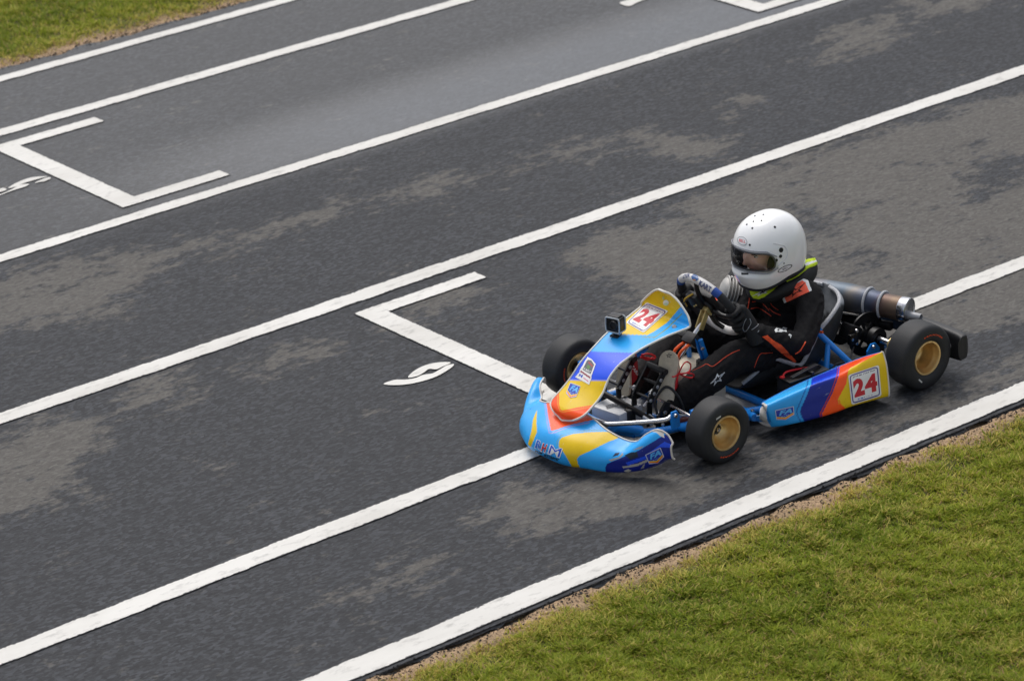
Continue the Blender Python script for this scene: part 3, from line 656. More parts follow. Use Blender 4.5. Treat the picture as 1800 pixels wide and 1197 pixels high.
Bpanel, Bnose, Bpod = bvh_of([front_panel]), bvh_of([nose]), bvh_of([podL])
decal('number_sticker', Bpanel, [(1100.5,567.5),(1131.5,585.5),(1175.5,547),(1137,531.5)], plate_layers(), front_panel)
decal('number_sticker', Bpod, [(1496.5,711.5),(1549,695.5),(1544.5,641.5),(1490.5,659.5)], plate_layers(), podL)
decal('emblem_sticker', Bpod, [(1365,742),(1396.5,733),(1395,713.5),(1362,721)], emblem_layers(), podL)
decal('emblem_sticker', Bpanel, [(993,696),(1011,703),(1021,679),(1003,672.5)], emblem_layers(), front_panel)
decal('emblem_sticker', Bnose, [(1143,820),(1169.5,807),(1161,786),(1134,799)], emblem_layers(), nose)
GRY = lin((96, 100, 104))
decal('series_sticker', Bpanel, [(1011.5,663),(1036,676.5),(1050,637),(1031,626.5)], [('poly', WHT, [(0,0),(.1,.28),(.05,.34),(.10,1),(.5,1.0),(.95,.9),(.96,.36),(1.0,.28),(1,0)]), ('poly', GRY, [(.2,.42),(.22,.9),(.5,.95),(.86,.85),(.84,.42)]),
   ('poly', lin((180, 60, 60)), [(.35,.80),(.8,.72),(.8,.78),(.35,.86)]), ('poly', lin((100, 140, 80)), [(.38,.58),(.62,.56),(.62,.70),(.4,.72)]), ('text', WHT, 'KART', (.25, .45, .8, .54), (.03,)), ('poly', lin((150, 70, 80)), [(.12,.30),(.92,.24),(.92,.31),(.12,.37)]), ('text', lin((70, 90, 190)), 'M', (.15, .10, .4, .24), (.02,)), ('poly', lin((220, 120, 150)), [(.5,.12),(.9,.08),(.9,.12),(.5,.16)])], front_panel)
decal('team_sticker', Bnose, [(937,796),(982,812),(990,788),(944,772)], [('text', WHT, 'R', (.0, .36, .24, 1.0), (.05,)), ('text', lin((50, 110, 210)), 'R', (.02, .4, .22, .96), (.03,)), ('text', WHT, 'H', (.24, .30, .44, .92), (.05,)), ('text', RED, 'H', (.26, .34, .42, .88), (.04,)),
   ('text', WHT, 'M', (.52, .28, 1.0, .98), (.04,)), ('text', lin((36, 84, 200)), 'M', (.55, .33, .97, .93), (.0,)), ('text', lin((12, 14, 30)), 'RHM', (.06, .14, .34, .26), (.04,)), ('text', lin((12, 14, 30)), 'MOTORSPORT', (.42, .06, .98, .22), (.03,))], nose)
decal('scuff_mark', Bpanel, [(1164,527),(1169,527),(1169,521),(1164,521)], [('oval', lin((190, 190, 120)), (.5, .5, .4, .5))], front_panel)
decal('round_sticker', Bpanel, [(1166,537),(1176,537),(1176,527),(1166,527)], [('oval', lin((225, 232, 220)), (.5, .5, .48, .5)), ('poly', lin((180, 215, 170)), [(.1,.1),(.9,.1),(.7,.42),(.2,.45)])], front_panel)
def bolt(name, c, n, r, mat, parent, h=.006):
    m = MB().lathe([(0, r*1.0), (h*.6, r), (h, r*.75), (h*1.02, .0005)], c, n, 14); return m.build(name, mat, parent)
h = hit(Bpanel, 1185.5, 575, 0.); bolt('panel_bolt', h, (.45, .55, .7), .0095, alu_m, front_panel)
# ---------------------------------------------------------------- wheels
def arc_text(c, axis, up, r0, r1, txt, a0, a1, mat, parent, side, bold=.03, off=.0):
    """raised tyre lettering bent round the sidewall"""
    tri = glyphs(txt, bold); V, F = [], []
    for t in tri:
        k = len(V)
        for x, y in t:
            a = a0+(a1-a0)*x; r = r0+(r1-r0)*y; V.append((c[0]+r*math.sin(a)*side, c[1]+off, c[2]+r*math.cos(a)))
        F.append((k, k+1, k+2))
    return mk('tyre_lettering', V, F, mat, parent, False)
lett_m = pm('orange_tyre_print', lin((236, 78, 22)), .6, var=.15); chalk_m = pm('white_tyre_mark', lin((200, 200, 196)), .7)
def wheel(name, c, R, width, side, rear):
    """side +1: outer face towards +y"""
    wh = empty(name, c, kart); hw = width/2; o = (0, 0, 0); ax = (0, side, 0)
    rl = .0715; sw = .014
    prof = [(hw*.80, rl-.002), (hw*.93, rl+.004), (hw, rl+.016), (hw*1.02, rl+(R-rl)*.42), (hw*.985, rl+(R-rl)*.64), (hw*.93, rl+(R-rl)*.80), (hw*.83, rl+(R-rl)*.92), (hw*.66, R-.0018), (hw*.35, R-.0004)]
    prof = prof+[(0, R)]+[(-a, r) for a, r in prof[::-1]]+[(-hw*.8, rl-.006), (hw*.8, rl-.006)]
    MB().lathe(prof, o, ax, 64, True).build('tyre', rubber_m, wh, sharp=60)
    lip = hw*.86; dish = -hw*.25 if not rear else -hw*.10
    rp = [(lip-.004, rl-.004), (lip, rl), (lip+.003, rl-.002), (lip+.0025, rl-.008), (lip-.006, rl-.012), (lip-.016, rl-.013), (lip-.02, rl-.016), (lip-.03, rl-.018)]
    if not rear: rp += [(lip-.045, rl-.026), (lip-.062, rl-.040), (lip-.066, .022), (lip-.066, .020)]
    else: rp += [(lip-.075, rl-.020), (lip-.085, rl-.028), (lip-.088, .030), (lip-.088, .028)]
    inn = [(-lip, rl-.006), (-lip-.003, rl-.002), (-lip, rl), (-lip+.004, rl-.004)]
    rp2 = rp+[(rp[-1][0]-.006, rp[-1][1]), (rp[-1][0]-.006, rl-.03), (-lip+.02, rl-.016)]+inn+[(0, rl-.007)]
    MB().lathe(rp2, o, ax, 56, True).build('rim', gold_m, wh, sharp=45)
    hb = rp[-1][0]
    m = MB().lathe([(hb-.02, .026), (hb+.004, .026), (hb+.006, .020), (hb+.016, .019), (hb+.017, .0005)], o, ax, 28); m.build('hub', dark_m, wh)
    for k in range(3):
        a = k*2.094+.5; bolt('hub_bolt', (0.021*math.cos(a), side*(hb+.004), .021*math.sin(a)), ax, .0055, steel_m, wh, .01)
    bolt('axle_nut', (0, side*(hb+.016), 0), ax, .009, steel_m, wh, .012)
    return wh, hw
YF_, YR_ = .4812, .5335; WF, WR_ = .112, .122
wl, hw = wheel('front_wheel', (WB, YF_-.86*WF/2, RF), RF, WF, 1, False)
rot = lambda c: c
SW = lambda R: (.0715+(R-.0715)*.30, .0715+(R-.0715)*.52)
arc_text((0, 0, 0), 0, 0, SW(RF)[0]+.002, SW(RF)[1]-.004, 'MAXXIS', math.radians(205), math.radians(145), lett_m, wl, -1, .03, WF/2*1.03)
def mark(wh, ang, R, hw, side=1):
    a = math.radians(ang); d = Vector((math.sin(a), 0, math.cos(a))); t = Vector((math.cos(a), 0, -math.sin(a))); c = d*(.0715+(R-.0715)*.36)+Vector((0, side*hw*1.025, 0))
    MB().plate([(-.012, -.003), (.012, -.003), (.012, .003), (-.012, .003)], .001, c, (t+d*.25).normalized(), (d-t*.25).normalized()).build('paint_mark', chalk_m, wh)
mark(wl, 28, RF, WF/2)
wr_, hw = wheel('front_wheel', (WB, -(YF_-.86*WF/2), RF), RF, WF, -1, False)
arc_text((0, 0, 0), 0, 0, SW(RF)[0]+.002, SW(RF)[1]-.004, 'MAXXIS', math.radians(128), math.radians(68), lett_m, wr_, 1, .03, WF/2*1.03)
rl_, hw = wheel('rear_wheel', (0, YR_-.86*WR_/2, RR), RR, WR_, 1, True)
arc_text((0, 0, 0), 0, 0, SW(RR)[0]+.004, SW(RR)[1]-.004, 'MAXXIS', math.radians(16), math.radians(-48), lett_m, rl_, 1, .03, WR_/2*1.03)
rl_.children[-1].data.flip_normals(); mark(rl_, 148, RR, WR_/2)
wheel('rear_wheel', (0, -(YR_-.86*WR_/2), RR), RR, WR_, -1, True)
# ---------------------------------------------------------------- chassis
fr = .0155
def mirror(p): return [(x, -y, z) for x, y, z in p]
raill = [(-.10, .20, .075), (.0, .235, .062), (.14, .30, .055), (.34, .315, .050), (.62, .30, .050), (.80, .235, .052), (.95, .215, .058), (1.08, .205, .070), (1.20, .155, .078)]
for P in (raill, mirror(raill)): MB().tube(P, fr, 12, 6).build('frame_rail', blue_m, kart)
for P in ([(1.20, .16, .078), (1.225, .09, .078), (1.228, 0, .078), (1.225, -.09, .078), (1.20, -.16, .078)], [(.90, .225, .055), (.885, 0, .052), (.90, -.225, .055)], [(.62, .295, .050), (.62, -.295, .050)], [(.20, .30, .052), (.20, -.30, .052)], [(-.09, .21, .074), (-.10, 0, .075), (-.09, -.21, .074)]):
    MB().tube(P, fr, 12, 6).build('cross_tube', blue_m, kart)
for s in (1, -1):
    MB().tube([(1.02, s*.195, .062), (1.03, s*.27, .085), (1.035, s*.325, .125)], .0165, 12, 5).build('kingpin_arm', blue_m, kart)
    P = [(1.115, s*.20, .075), (1.15, s*.26, .078), (1.16, s*.33, .085), (1.09, s*.345, .10), (1.04, s*.33, .118)]
    b_ = MB().plate([(-.022, -.018), (.022, -.018), (.026, .012), (.012, .018), (-.012, .018), (-.026, .012)], .012, (1.032, s*.337, .175), (1, 0, 0), (0, s, 0))
    b_.plate([(-.022, -.018), (.022, -.018), (.026, .012), (.012, .018), (-.012, .018), (-.026, .012)], .012, (1.032, s*.337, .082), (1, 0, 0), (0, s, 0))
    b_.box((1.03, s*.318, .128), (.04, .010, .10)); b_.build('kingpin_yoke', blue_m, kart)
    MB().lathe([(0, .011), (.13, .011)], (1.032, s*.343, .062), (0, 0, 1), 14).box((1.032, s*.355, .126), (.036, .04, .036)).lathe([(0, .0125), (.09, .0125)], (1.03, s*.345, .1255), (0, s, 0), 14).build('stub_axle', alu_m, kart)
    MB().tube([(1.02, s*.05, .150), (.985, s*.32, .105)], .006, 8).ball((1.02, s*.05, .15), .011).ball((.985, s*.32, .105), .011).build('tie_rod', steel_m, kart)
    MB().plate([(-.035, -.01), (.045, -.006), (.045, .006), (-.035, .012)], .010, (1.01, s*.335, .105), (-1, 0, 0), (0, s, 0)).build('steering_arm', dark_m, kart)
# bright upper bumper bar and its lugs
bb = [(1.140, .312, .182), (1.175, .295, .170), (1.30, .165, .155), (1.325, .12, .155), (1.33, 0, .155)]
MB().tube(bb+[(1.325, -.12, .155), (1.29, -.165, .150), (1.24, -.175, .115), (1.20, -.165, .085)], .0095, 12, 8).build('bumper_bar', steel_m, kart)
for s in (1,):
    MB().plate([(-.018, -.045), (.018, -.045), (.022, .0), (.012, .020), (-.012, .020), (-.022, 0)], .009, (1.130, s*.318, .180), (1, 0, 0), (0, -.1*s, 1)).build('bumper_lug', blue_m, kart)
    bolt('lug_bolt', (1.130, s*.322, .184), (0, s, 0), .009, steel_m, kart, .008)
for s in (1, -1):
    MB().tube([(1.17, s*.16, .08), (1.245, s*.145, .115), (1.285, s*.14, .130)], .021, 14, 4).build('bumper_socket', blue_m, kart)
    MB().box((1.315, s*.105, .140), (.03, .05, .022), bev=.2).build('fairing_clamp', alu_m, kart)
    sb = [(.74, s*.235, .055), (.76, s*.33, .058), (.74, s*.405, .075), (.60, s*.425, .078), (.30, s*.43, .07), (.23, s*.40, .06), (.22, s*.31, .055)]
    MB().tube(sb, .0105, 10, 6).build('side_bumper_bar', blue_m, kart)
    MB().tube([(.735, s*.26, .06), (.765, s*.345, .075), (.775, s*.375, .078)], .015, 12, 5).build('side_bar_socket', blue_m, kart)
    bolt('socket_bolt', (.76, s*.345, .092), (0, 0, 1), .007, steel_m, kart, .006)
# floor tray with rolled edge
ft = [(1.19, .135), (1.19, -.135), (1.05, -.185), (.82, -.225), (.64, -.28), (.60, -.28), (.60, .28), (.64, .28), (.82, .225), (1.05, .185)]
MB().plate(ft, .003, (0, 0, .036), (1, 0, 0), (0, 1, 0)).build('floor_tray', floor_m, kart, False)
# ---------------------------------------------------------------- seat
st = [((.635, .150, .108), (.63, 0, .066)), ((.590, .180, .150), (.575, 0, .046)), ((.545, .198, .188), (.50, 0, .036)), ((.500, .202, .186), (.45, 0, .034)), ((.440, .200, .152), (.39, 0, .034)), ((.372, .200, .120), (.31, 0, .036)),
      ((.322, .200, .168), (.20, 0, .052)), ((.266, .200, .236), (.12, 0, .110)), ((.200, .190, .268), (.075, 0, .190)), ((.115, .155, .297), (.042, 0, .265)), ((.058, .085, .303), (.030, 0, .302)), ((.040, .02, .304), (.028, 0, .304))]
tabs = []
for e, c in st:
    r_ = []
    for s in np.linspace(-1, 1, 13):
        a = abs(s); yk = math.sin(a*math.pi/2)**.75; k = (1-math.cos(a*math.pi/2))**1.25
        r_.append([c[0]+(e[0]-c[0])*k, math.copysign(e[1]*yk, s), c[2]+(e[2]-c[2])*k])
    tabs.append(r_)
SS = surf(tabs, 6, 5)
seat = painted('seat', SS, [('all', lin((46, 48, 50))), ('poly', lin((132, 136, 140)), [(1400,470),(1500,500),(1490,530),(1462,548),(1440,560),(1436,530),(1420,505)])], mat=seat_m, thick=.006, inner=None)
ring = [tuple(p) for p in SS[::2, 0]][::-1]; r2 = [tuple(p) for p in SS[::2, -1]]
MB().tube(r2, .0085, 8).build('edge_trim', seatrim_m, seat); MB().tube(ring, .0085, 8).build('edge_trim', seatrim_m, seat)
for s in (1, -1):
    a = Vector((.285, s*.222, .237)); b_ = Vector((.262, s*.235, .195))
    MB().tube([(.30, s*.217, .25), (.27, s*.235, .21), (.18, s*.36, .06)], .0125, 12, 5).build('seat_stay', blue_m, kart)
    MB().tube([(.262, s*.245, .195), (.335, s*.30, .05)], .0115, 12).build('seat_stay', blue_m, kart)
    MB().lathe([(-.006, .021), (.006, .021), (.006, .0005)], (.292, s*.214, .244), (.1, s, .2), 20).lathe([(-.006, .0005), (-.006, .021)], (.292, s*.214, .244), (.1, s, .2), 20).build('stay_washer', blue_m, kart)
    MB().lathe([(0, .006), (.022, .005), (.023, .0005)], (.292, s*.22, .244), (-.3, s, .1), 10).build('stay_bolt', orange_m, kart)
# ---------------------------------------------------------------- rear axle group
MB().tube([(0, -.46, RR), (0, .46, RR)], .0145, 16).build('rear_axle', steel_m, kart)
for y in (.245, -.245):
    m = MB().lathe([(-.014, .020), (-.014, .044), (.014, .044), (.014, .020)], (0, y, RR), (0, 1, 0), 28); m.box((0, y, .085), (.07, .022, .05)); m.build('bearing_carrier', dark_m, kart)
MB().plate([(-.03, -.055), (.03, -.055), (.034, -.01), (.012, .016), (-.012, .016), (-.034, -.01)], .008, (.045, .272, .118), (1, 0, 0), (0, 0, 1)).build('bearing_hanger', blue_m, kart)
bolt('hanger_bolt', (.05, .278, .122), (0, 1, 0), .008, steel_m, kart, .008)
m = MB(); N = 36
for k in range(1): m.lathe([(-.0035, .055), (-.0035, .092), (.0035, .092), (.0035, .055)], (0, .185, RR), (0, 1, 0), 48, True)
m.build('brake_disc', dark_m, kart, sharp=30)
MB().lathe([(-.02, .018), (-.02, .032), (.02, .034), (.02, .018)], (0, .185, RR), (0, 1, 0), 24, True).build('disc_hub', dark_m, kart)
for k in range(6):
    a = k*math.pi/3+.2; MB().box((.046*math.cos(a), .185, RR+.046*math.sin(a)), (.03, .006, .012), Matrix.Rotation(-a, 3, 'Y'), .2).build('disc_arm', dark_m, kart)
cal = MB().box((.085, .185, RR+.035), (.07, .060, .062), Matrix.Rotation(-.5, 3, 'Y'), .18); cal.box((.10, .215, RR+.02), (.045, .022, .045), bev=.2); cal.build('brake_caliper', dark_m, kart)
for dx, dz in ((.085, .05), (.085, -.005), (.11, .02)): bolt('caliper_bolt', (dx, .218, RR+dz), (0, 1, 0), .008, steel_m, kart, .008)
MB().lathe([(-.004, .030), (-.004, .088), (.004, .088), (.004, .030)], (0, -.20, RR), (0, 1, 0), 40, True).build('sprocket', dark_m, kart)
MB().box((.15, -.205, RR+.06), (.32, .03, .11), bev=.3).build('chain_guard', black_m, kart)
MB().tube([(0, .335, RR), (0, .345, RR)], .030, 24).build('wheel_hub', golddk_m, kart); MB().tube([(0, .34, RR), (0, .42, RR)], .026, 20).build('hub_sleeve', dark_m, kart)
# rear bumper: moulded black plastic bar wrapping behind the wheels
tabb = []
for y, x0, z0, z1 in [(-.56, -.158, .098, .172), (-.545, -.172, .078, .186), (-.40, -.176, .070, .190), (-.34, -.170, .085, .192), (-.26, -.166, .105, .194), (0, -.165, .110, .195), (.26, -.166, .105, .194), (.34, -.170, .085, .192), (.40, -.176, .070, .190), (.545, -.172, .078, .186), (.56, -.158, .098, .172)]:
    t = .035 if abs(y) < .55 else .012; c = (z0+z1)/2; tabb.append([(x0+.004, y, z0), (x0-t*.8, y, z0+.006), (x0-t, y, c), (x0-t*.85, y, z1-.008), (x0-.01, y, z1), (x0+.012, y, z1-.008), (x0+.014, y, c), (x0+.010, y, z0+.004), (x0+.004, y, z0)])
SB = surf(tabb, 8, 4); nb, mb_ = SB.shape[:2]
fb = [(i*mb_+j, (i+1)*mb_+j, (i+1)*mb_+j+1, i*mb_+j+1) for i in range(nb-1) for j in range(mb_-1)]+[tuple(range(mb_-1)), tuple((nb-1)*mb_+j for j in range(mb_-1))[::-1]]
rb = MB().add(SB.reshape(-1, 3), fb).build('rear_bumper', black_m, kart, sharp=50)
MB().lathe([(0, .017), (.002, .016), (.002, .0005)], (-.154, .49, .128), (1, .25, 0), 18).build('reflector', castal_m, kart)
for y in (-.21, .21): MB().tube([(-.09, y, .076), (-.16, y, .10)], .012, 10).build('bumper_stay', dark_m, kart)
# ---------------------------------------------------------------- exhaust
def hot_metal():
    m = bpy.data.materials.new('heat_tinted_steel'); m.use_nodes = True; t = m.node_tree; L = t.links; b = t.nodes['Principled BSDF']
    tc = nn(t, 'ShaderNodeTexCoord'); sp = nn(t, 'ShaderNodeSeparateXYZ'); L.new(tc.outputs['Object'], sp.inputs[0])
    nz = nn(t, 'ShaderNodeTexNoise', Scale=16., Detail=5.); L.new(tc.outputs['Object'], nz.inputs['Vector'])
    ad = nn(t, 'ShaderNodeMath', operation='MULTIPLY_ADD'); ad.inputs[1].default_value = .09; L.new(nz.outputs['Fac'], ad.inputs[0]); L.new(sp.outputs['Y'], ad.inputs[2])
    mr = nn(t, 'ShaderNodeMapRange'); mr.inputs['From Min'].default_value = -.18; mr.inputs['From Max'].default_value = .36; L.new(ad.outputs[0], mr.inputs['Value'])
    r = nn(t, 'ShaderNodeValToRGB'); e = r.color_ramp.elements; e[0].position = 0; e[0].color = (*lin((128, 126, 126)), 1); e[1].position = 1; e[1].color = (*lin((108, 90, 76)), 1)
    for p, c in ((.18, (120, 114, 114)), (.34, (98, 106, 116)), (.48, (84, 96, 108)), (.56, (112, 108, 104)), (.66, (80, 88, 104)), (.72, (70, 76, 96)), (.78, (96, 76, 70)), (.86, (112, 94, 78))): q = e.new(p); q.color = (*lin(c), 1)
    L.new(mr.outputs[0], r.inputs[0]); L.new(r.outputs[0], b.inputs['Base Color']); b.inputs['Metallic'].default_value = .55; b.inputs['Roughness'].default_value = .48; return m
hot_m = hot_metal()
EA, EB = np.array([.045, -.26, .240]), np.array([-.138, .278, .226]); ed = (EB-EA)/np.linalg.norm(EB-EA)
EX = empty('exhaust', (0, 0, 0), kart); L_ = np.linalg.norm(EB-EA)
MB().lathe([(-.06, .024), (.02, .030), (.18, .054), (.30, .059), (.36, .0575), (.43, .051), (.47, .0495), (L_, .049)], EA, ed, 36).build('expansion_chamber', hot_m, EX, sharp=60)
MB().lathe([(L_-.024, .0502), (L_-.022, .0515), (L_+.012, .0515), (L_+.014, .048), (L_+.010, .045), (L_+.004, .0005)], EA, ed, 36).build('end_cap', steel_m, EX)
u_, v_, d_ = frame(ed); tc_ = EA+ed*(L_+.0)+np.array([0, 0, -.022])
MB().lathe([(0, .0175), (.062, .016), (.064, .0145), (.055, .0125), (.02, .0125), (.02, .0005)], tc_, ed, 24).build('tailpipe', alu_m, EX)
for k in (.40, .465):
    c = EA+ed*k; r = .0580 if k < .45 else .0540
    pts = []
    for t in np.linspace(-.75, math.pi+.75, 22):
        pts.append(tuple(c+np.array((0, 0, 1))*math.sin(t)*r+np.array((np.cross(ed, [0, 0, 1])))*math.cos(t)*r))
    MB().tube(pts, .0058, 8).build('clamp_spring', seatrim_m, EX)
    for p in (pts[0], pts[-1]): MB().ball(p, .008, 10).build('clamp_nut', steel_m, EX)
MB().tube([tuple(EA+ed*-.04), (.14, -.36, .235), (.24, -.38, .22), (.31, -.33, .21), (.32, -.29, .20)], .021, 14, 6).build('header_pipe', hot_m, EX)
MB().box((-.06, .13, .158), (.05, .10, .018), bev=.2).tube([(-.06, .16, .17), (-.08, .2, .08)], .008, 8).build('exhaust_cradle', dark_m, EX)
MB().box((-.045, .06, .150), (.03, .36, .035), Matrix.Rotation(.33, 3, 'Z'), .25).build('silencer_rail', dark_m, EX)
MB().box((.02, -.02, .105), (.10, .26, .05), bev=.25).build('undertray_box', black_m, EX)
# ---------------------------------------------------------------- engine on the far side
EN = empty('engine', (0, 0, 0), kart)
MB().box((.30, -.285, .115), (.17, .13, .12), bev=.2).box((.30, -.35, .12), (.10, .05, .10), bev=.3).build('crankcase', castal_m, EN)
for k in range(7): MB().lathe([(0, .03), (0, .060), (.0045, .060), (.0045, .03)], (.30-.012*k*.35, -.285, .175+.0125*k), (0, 0, 1), 30, True).build('cooling_fin', castal_m, EN)
hc = np.array([.345, -.235, .305]); hd = np.array([.80, -.50, .30]); hd /= np.linalg.norm(hd)
MB().lathe([(-.085, .044), (-.03, .047), (.0, .048), (.022, .052), (.032, .046), (.040, .030), (.044, .0005)], hc, hd, 36).build('airbox', castal_m, EN)
for k in range(7): MB().lathe([(-.0042, .044), (-.003, .0590), (.0, .0615), (.003, .0590), (.0042, .044)], hc+hd*(.020-.0135*k), hd, 36).build('airbox_rib', castal_m, EN)
MB().box(tuple(hc-hd*.105), (.035, .075, .08), bev=.25).build('carburettor', castal_m, EN)
MB().box(tuple(hc+np.array((.0, .01, .056))), (.018, .01, .008), bev=.2).build('airbox_clip', black_m, EN)
MB().box((.42, -.30, .10), (.11, .02, .05), bev=.2).tube([(.36, -.27, .2), (.46, -.25, .15), (.56, -.22, .1)], .008, 8, 4).build('engine_mount', alu_m, EN)
# ---------------------------------------------------------------- steering
SC, SU, SNm, SR = np.array([.659, 0, .408]), np.array([.4966, 0, .868]), np.array([-.868, 0, .4966]), .147
sw = empty('steering_wheel', (0, 0, 0), kart)
def rimpt(a, r=SR): return SC+SU*math.cos(a)*r+np.array([0, 1, 0])*math.sin(a)*r     # a=0 top, towards +y
def rimseg(a0, a1, rad, mat, name):
    MB().tube([tuple(rimpt(math.radians(a))) for a in np.linspace(a0, a1, max(5, int(abs(a1-a0)/6)))], rad, 14).build(name, mat, sw)
wgrip = pm('white_wheel_wrap', lin((206, 204, 202)), .5, var=.08); bgrip = pm('black_suede_grip', lin((34, 34, 38)), .8, var=.15); blgrip = pm('blue_wheel_wrap', lin((30, 70, 150)), .5, var=.1)
rimseg(-42, 38, .0165, wgrip, 'top_wrap')
for a0, a1 in ((38, 50), (-54, -42)): rimseg(a0, a1, .0167, blgrip, 'blue_band')
for a0, a1 in ((50, 138), (-138, -54)): rimseg(a0, a1, .0170, bgrip, 'hand_grip')
rimseg(138, 222, .0165, wgrip, 'bottom_wrap')
Btop = bvh_of([c for c in sw.children if c.name.startswith('top_wrap')])
INKB = lin((34, 52, 110))
decal('wheel_lettering', Btop, [(1227,502),(1249,516.5),(1253,505),(1231,491)], [('text', INKB, 'KART', (.02, .12, .95, .9), (.02,))], sw, off=.001)
decal('wheel_lettering', Btop, [(1198,492),(1213,489),(1215,479),(1203,481)], [('text', INKB, 'OTK', (.05, .15, .95, .85), (.02,))], sw, off=.001)
decal('wheel_badge', Btop, [(1214,491),(1227,496),(1229,485),(1217,481)], [('oval', lin((40, 84, 140)), (.5, .5, .48, .5)), ('poly', lin((190, 130, 80)), [(.3,.02),(.8,.05),(.6,.25),(.3,.2)])], sw, off=.001)
hubc = SC+SNm*-.012
for a in (0, 100, 180, 260):
    p, q = rimpt(math.radians(a), SR-.006), rimpt(math.radians(a), .03)-SNm*.016
    MB().tube([tuple(q), tuple((p+q)/2-SNm*.010), tuple(p)], (.013, .010, .009), 10, 4).build('spoke', dark_m, sw)
MB().lathe([(-.026, .0005), (-.026, .040), (-.016, .042), (-.010, .036), (-.010, .0005)], SC, SNm, 28).build('hub_plate', dark_m, sw)
MB().box(tuple(SC+SNm*-.0+SU*.030), (.075, .10, .022), Matrix(((SU[0], 0, SNm[0]), (0, 1, 0), (SU[2], 0, SNm[2]))), .2).build('lap_timer', black_m, sw)
MB().box(tuple(SC-SNm*.030+SU*.045+np.array([0, -.03, 0])), (.07, .06, .03), Matrix(((SU[0], 0, SNm[0]), (0, 1, 0), (SU[2], 0, SNm[2]))), .25).build('dash_back', black_m, sw)
for dy, du in ((-.012, .005), (.006, .018)): MB().ball(tuple(SC-SNm*.046+SU*(.02+du)+np.array([0, dy-.02, 0])), .0045, 8).build('brass_terminal', golddk_m, sw)
A_, B_ = np.array([.715, 0, .330]), SC-SNm*.024
MB().box(tuple((A_+B_)/2+np.array([0, .012, 0])), (np.linalg.norm(B_-A_)+.02, .006, .022), Matrix.Rotation(-math.atan2(B_[2]-A_[2], B_[0]-A_[0]), 3, 'Y'), .2).box(tuple((A_+B_)/2+np.array([0, -.012, 0])), (np.linalg.norm(B_-A_)+.02, .006, .022), Matrix.Rotation(-math.atan2(B_[2]-A_[2], B_[0]-A_[0]), 3, 'Y'), .2).build('tilt_bracket', golddk_m, sw)
MB().box(tuple(B_+np.array([0, 0, -.004])), (.04, .05, .022), Matrix.Rotation(-.9, 3, 'Y'), .2).build('tilt_head', golddk_m, sw)
MB().tube([(1.015, 0, .080), (.705, 0, .338)], .0105, 14).build('steering_column', steel_m, kart)
MB().tube([tuple(SC-SNm*.03+SU*.07+[0, -.03, 0]), tuple(SC-SNm*.07+SU*.06+[0, -.05, 0]), (.74, -.05, .40), (.755, -.03, .34), (.78, -.02, .29)], .0028, 6, 6).build('display_cable', black_m, kart)
MB().tube([tuple(SC-SNm*.03+SU*.085+[0, -.02, 0]), tuple(SC-SNm*.062+SU*.075+[0, -.045, 0]), tuple(SC-SNm*.062+SU*.03+[0, -.06, 0])], .0036, 6, 6).build('cable_sleeve', pm('yellow_sleeve', lin((196, 160, 50)), .5), kart)
clc = np.array([.765, .006, .292])
MB().box(tuple(clc), (.050, .062, .050), Matrix.Rotation(.7, 3, 'Y'), .25).box(tuple(clc+[.0, -.045, .012]), (.034, .04, .03), Matrix.Rotation(.7, 3, 'Y'), .25).build('column_clamp', black_m, kart)
MB().plate([(-.016, -.02), (.016, -.02), (.017, .06), (.009, .125), (-.009, .125), (-.017, .06)], .006, (.735, .048, .190), (.86, .1, .5), (.25, -.12, .90)).build('column_support', blue_m, kart)
MB().tube([(.70, .09, .06), (.722, .062, .17), (.755, .045, .30)], .0105, 10, 4).tube([(.70, -.09, .06), (.722, -.06, .17), (.755, -.035, .30)], .0105, 10, 4).build('column_stay', blue_m, kart)
bolt('support_bolt', (.752, .052, .265), (.3, 1, .2), .008, steel_m, kart, .008)
# ---------------------------------------------------------------- fuel tank
MB().box((.765, 0, .115), (.19, .20, .150), bev=.16).build('fuel_tank', tank_m, kart)
tk = kart.children[-1]
tk = [c for c in kart.children if c.name.startswith('fuel_tank')][0]
MB().lathe([(0, .026), (.024, .026), (.027, .023), (.027, .0005)], (.752, .055, .190), (0, 0, 1), 24).build('filler_cap', black_m, tk)
for k in range(12):
    a = k*math.pi/6; MB().tube([(.752+.026*math.cos(a), .055+.026*math.sin(a), .192), (.752+.026*math.cos(a), .055+.026*math.sin(a), .215)], .0022, 5).build('cap_ridge', black_m, tk)
for dy in (-.02, .012):
    MB().lathe([(0, .008), (.02, .008), (.022, .006)], (.845, dy, .188), (0, 0, 1), 12).build('hose_union', tank_m, tk)
    MB().tube([(.845, dy, .205), (.846, dy+.002, .235), (.835, dy+.006, .262), (.812, dy+.008, .276), (.788, dy+.008, .282)], .0062, 8, 6).build('fuel_hose', orange_m, tk)
